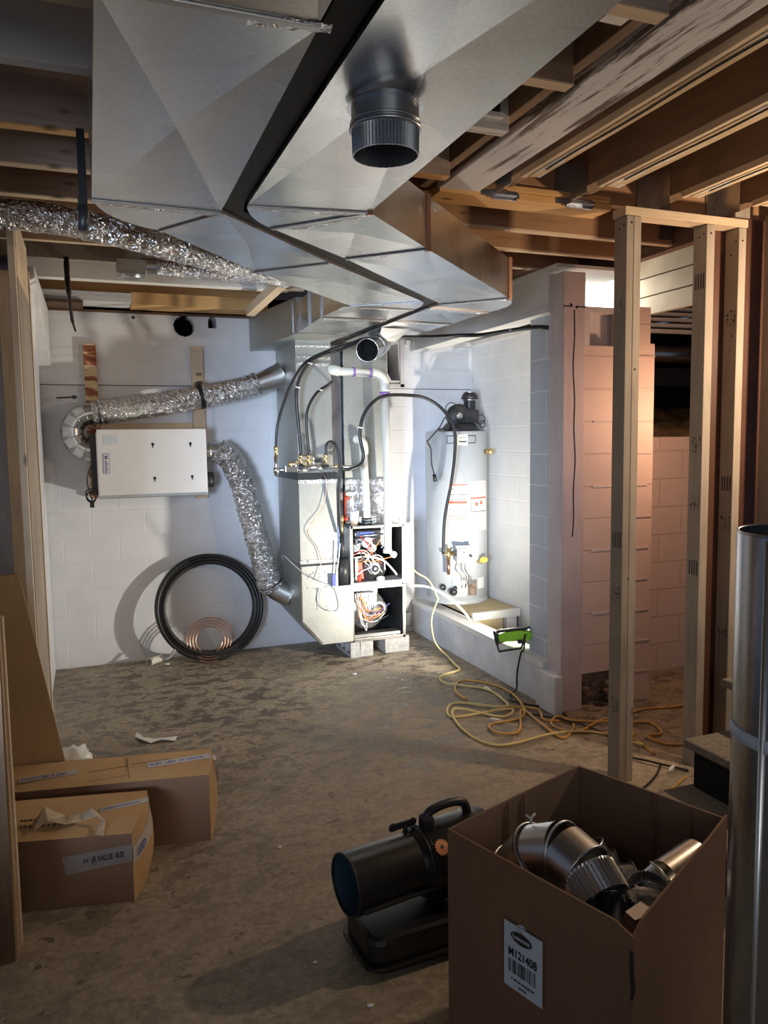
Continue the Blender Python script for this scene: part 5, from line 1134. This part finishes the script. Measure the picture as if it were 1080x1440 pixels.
# ================================================================== CARTONS ON THE LEFT
def carton(name, lb, c4, z1, mat_top, end_bulge=.03):
    t_ = thing(name, lb, 'box', (sum(p_[0] for p_ in c4)/4, sum(p_[1] for p_ in c4)/4, 0)); return t_
b1 = carton('long_carton', 'front of two long cardboard cartons at left, with torn tape on top', [(-.9, 2.84), (.10, 2.84), (.19, 3.15), (-.9, 3.17)], .31, '')
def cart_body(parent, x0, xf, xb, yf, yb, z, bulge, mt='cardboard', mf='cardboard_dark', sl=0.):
    # front in the shaded colour (towards -y), top, bulged end face towards +x
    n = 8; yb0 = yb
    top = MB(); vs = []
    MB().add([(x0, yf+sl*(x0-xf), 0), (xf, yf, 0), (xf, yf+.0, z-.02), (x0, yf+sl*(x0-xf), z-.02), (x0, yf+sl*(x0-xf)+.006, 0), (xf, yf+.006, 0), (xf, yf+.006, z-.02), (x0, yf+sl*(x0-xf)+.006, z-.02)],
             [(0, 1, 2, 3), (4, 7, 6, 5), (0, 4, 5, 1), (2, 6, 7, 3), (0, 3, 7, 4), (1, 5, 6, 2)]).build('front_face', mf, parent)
    g = MB(); vs = []; m_ = 10
    for j in range(m_+1):
        s_ = j/m_; y = yf+(yb-yf)*s_; xx = xf+(xb-xf)*s_; zz = z-.02+.02*math.sin(math.pi*min(1, s_*3)/2)
        vs += [(x0, y+sl*(x0-xf), zz), (xx+bulge*math.sin(math.pi*s_)*.4, y, zz-(.012 if 0 else 0)), (xx+bulge*math.sin(math.pi*s_)*.4, y, zz-.006), (x0, y+sl*(x0-xf), zz-.006)]
    fs = []
    for j in range(m_):
        k = j*4; fs += [(k, k+1, k+5, k+4), (k+3, k+7, k+6, k+2), (k+1, k+2, k+6, k+5)]
    MB().add(vs, fs, True).build('top_face', mt, parent)
    vs = []; q = 10
    for j in range(m_+1):
        s_ = j/m_; y = yf+(yb-yf)*s_; xx = xf+(xb-xf)*s_
        for i in range(q+1):
            r_ = i/q; bz = math.sin(math.pi*r_)**.6*.6+.4*(1 if 0 < i < q else .3)
            zt = z-.02+.02*math.sin(math.pi*min(1, s_*3)/2)
            vs.append((xx+bulge*math.sin(math.pi*s_)*(.4+.6*math.sin(math.pi*r_)), y, zt*r_))
    MB().add(vs, [(j*(q+1)+i, (j+1)*(q+1)+i, (j+1)*(q+1)+i+1, j*(q+1)+i+1) for j in range(m_) for i in range(q)], True).build('end_flap', mt, parent)
    MB().add([(x0, yb+sl*(x0-xf), 0), (xb, yb, 0), (xb, yb, z), (x0, yb+sl*(x0-xf), z)], [(0, 1, 2, 3)]).build('back_face', mf, parent, solid=.004)
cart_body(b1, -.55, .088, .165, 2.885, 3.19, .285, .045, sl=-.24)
def fp(x, z): return (x, 2.885-.24*(x-.088)-.002, z)
def ep(s_, z, o=.003, xf=.088, xb=.165, yf=2.885, yb=3.19, zz=.285, bl=.045):
    r_ = min(1, z/(zz-.01)); return (xf+(xb-xf)*s_+bl*math.sin(math.pi*s_)*(.4+.6*math.sin(math.pi*r_))+o, yf+(yb-yf)*s_-o*.6, z)
tp = MB().add([fp(-.155, .195), fp(.088, .225), fp(.088, .160), fp(-.145, .125)], [(0, 1, 2, 3)]).build('printed_tape', 'tape_dull', b1, solid=.001)
tx = (Vector(fp(.07, .185))-Vector(fp(-.07, .168))).normalized()
text('tape_print', '1=  (R VALUE -8.0)', Vector(fp(-.085, .163))+Vector((0, -.002, 0)), tx, (0, 0, 1), .030, 'ink', tp, .0003, .0008, 'LEFT', .62)
vs = []
for i in range(11): vs += [ep(i/10, .150+.075*i/10), ep(i/10, .212+.06*i/10)]
tp = MB().add(vs, [(2*i, 2*i+2, 2*i+3, 2*i+1) for i in range(10)]).build('end_tape', 'tape_white', b1, solid=.001)
tx = (Vector(ep(.4, .18))-Vector(ep(.1, .165))).normalized()
text('tape_print', 'LED', Vector(ep(.06, .165))+Vector((.004, -.003, 0)), tx, (0, 0, 1), .042, 'ink_blue', tp, .0003, .0008)
zt = .2865
MB().add([(-.02, 3.06, zt), (.16, 3.08, zt), (.165, 3.12, zt), (-.02, 3.10, zt)], [(0, 1, 2, 3)]).build('label_strip', 'tape_white', b1, solid=.001)
MB().add([(-.01, 3.075, zt+.001), (.13, 3.09, zt+.001), (.13, 3.096, zt+.001), (-.01, 3.081, zt+.001)], [(0, 1, 2, 3)]).build('strip_print', 'ink_blue', b1, solid=.0008)
text('top_print', 'SIMPLE  EXPRESS  PRODUCTS', (-.36, 3.00, zt-.001), (1, .02, 0), (0, 1, 0), .028, 'ply_dark', b1, .0003, .0002) if False else None
for row, y in enumerate((3.0, 2.95)):
    x = -.30; m = MB()
    while x < -.06-.06*row: w = random.uniform(.006, .018); m.box(x, x+w, y-.24*(x-.088)+.0, y-.24*(x-.088)+.018, zt-.001, zt+.0006); x += w+random.uniform(.004, .008)
    m.build('top_print', 'ply_dark', b1)
vs = [(-.25, 2.99, .29), (-.20, 3.0, .315), (-.14, 2.98, .30), (-.08, 2.99, .295), (-.03, 2.97, .315), (.0, 2.94, .30), (-.01, 2.895, .27), (-.26, 3.05, .288), (-.21, 3.06, .345), (-.14, 3.04, .305), (-.08, 3.03, .31), (-.045, 3.0, .335), (-.01, 2.97, .305), (-.04, 2.90, .28)]
MB().add(vs, [(i, i+1, i+8, i+7) for i in range(6)]).build('torn_tape', 'tape', b1, solid=.002)
b2_ = carton('long_carton', 'rear of two long cardboard cartons at left, with printed tape bands', [(-.9, 3.2), (.44, 3.2), (.5, 3.5), (-.9, 3.5)], .33, '')
cart_body(b2_, -.55, .42, .465, 3.225, 3.46, .312, .028, sl=-.18)
zt = .314
for x0_, x1_, y0_, y1_ in ((.18, .445, 3.35, 3.40), (-.33, -.10, 3.40, 3.45)):
    tp = MB().add([(x0_, y0_, zt), (x1_, y0_, zt), (x1_, y1_, zt), (x0_, y1_, zt)], [(0, 1, 2, 3)]).build('printed_tape', 'tape_white', b2_, solid=.001)
    text('tape_print', 'R 8=  LED  (R VALUE' if x0_ > 0 else 'DUCT R8 = LED', (x0_+.01, y0_+.013, zt+.001), (1, 0, 0), (0, 1, 0), .030, 'ink_blue', tp, .0003, .0005, 'LEFT', .85)
MB().add([(.440, 3.345, zt), (.470, 3.345, .300), (.478, 3.345, .20), (.478, 3.395, .20), (.475, 3.395, .300), (.45, 3.395, zt)], [(0, 1, 4, 5), (1, 2, 3, 4)]).build('end_tape', 'tape_white', b2_, solid=.001)
MB().box(-.06, .10, 3.40, 3.403, zt, zt+.001).box(-.06, .10, 3.30, 3.303, zt, zt+.001).box(.12, .28, 3.41, 3.413, zt, zt+.001).box(.099, .102, 3.26, 3.5, zt, zt+.001).build('printed_lines', 'cardboard_dark', b2_)

# leaning sheets
ms = thing('fibreboard_sheet', 'tan fibreboard sheet leaning at left behind the cartons', 'sheet', (-.25, 3.6, 0))
MB().hexa([(-.44, 3.60, 0), (-.105, 3.60, 0), (-.105, 3.615, 0), (-.44, 3.615, 0)], [(-.585, 3.62, 1.15), (-.30, 3.62, 1.15), (-.30, 3.635, 1.15), (-.585, 3.635, 1.15)]).build('sheet', 'mdf', ms)
pp = thing('plywood_stack', 'upright dark plywood boards leaning at the left frame edge', 'board', (-.3, 2.7, 0))
MB().hexa([(-.58, 2.68, 0), (-.300, 2.68, 0), (-.300, 2.70, 0), (-.58, 2.70, 0)], [(-.58, 2.68, 1.13), (-.292, 2.68, 1.13), (-.292, 2.70, 1.13), (-.58, 2.70, 1.13)]).build('dark_board', 'ply_dark', pp)
MB().box(-.58, -.291, 2.702, 2.75, 0, 1.15).build('light_board', 'mdf', pp)
MB().box(-.58, -.284, 2.755, 2.80, 0, 1.14).build('light_board', 'pine_x', pp)
# litter
bg = thing('plastic_bag', 'crumpled white plastic bag with green print behind the cartons', 'bag', (-.14, 4.25, 0))
m = MB(); m.ball((0, 0, 0), 1, 20)
m.v = [Vector((-.15+v.x*(.10+.03*noise.noise(v*3)), 4.25+v.y*(.09+.03*noise.noise(v*4)), .055+v.z*.06*(1+.5*noise.noise(v*3)))) for v in m.v]
m.build('bag_body', 'bag', bg)
text('green_print', 'eco', (-.175, 4.155, .035), (1, 0, 0), (0, 0, 1), .055, 'green_plastic', bg, .001, .002)
m = MB(); pts = [(.19, 4.60), (.22, 4.50), (.27, 4.46), (.33, 4.45), (.40, 4.44)]
vs = []
for i, (x, y) in enumerate(pts): vs += [(x-.01, y-.025+.01*(i % 2), .006+.012*(i % 2)), (x+.01, y+.02, .012)]
tag(m.add(vs, [(2*i, 2*i+1, 2*i+3, 2*i+2) for i in range(4)]).build('plastic_scrap', 'bag', solid=.003), 'long white scrap of plastic film lying on the open floor', 'scrap')
for (x, y, s_), lb in (((-.02, 4.30, .012), 'small white crumb beside the plastic bag'), ((.68, 3.05, .007), 'tiny white chip on the floor right of the cartons'), ((.72, 2.05, .008), 'tiny white chip on the floor before the heater'), ((.62, 2.30, .006), 'tiny white chip left of the heater mouth'), ((.50, 6.02, .014), 'pale crumb beside the pipe offcut'), ((1.75, 5.2, .012), 'pale crumb on the floor before the furnace')):
    tag(MB().ball((x, y, s_*.5), s_, 8, (1.6, 1, .5)).build('floor_chip', 'bag'), lb, 'chip', 'chips on the floor')
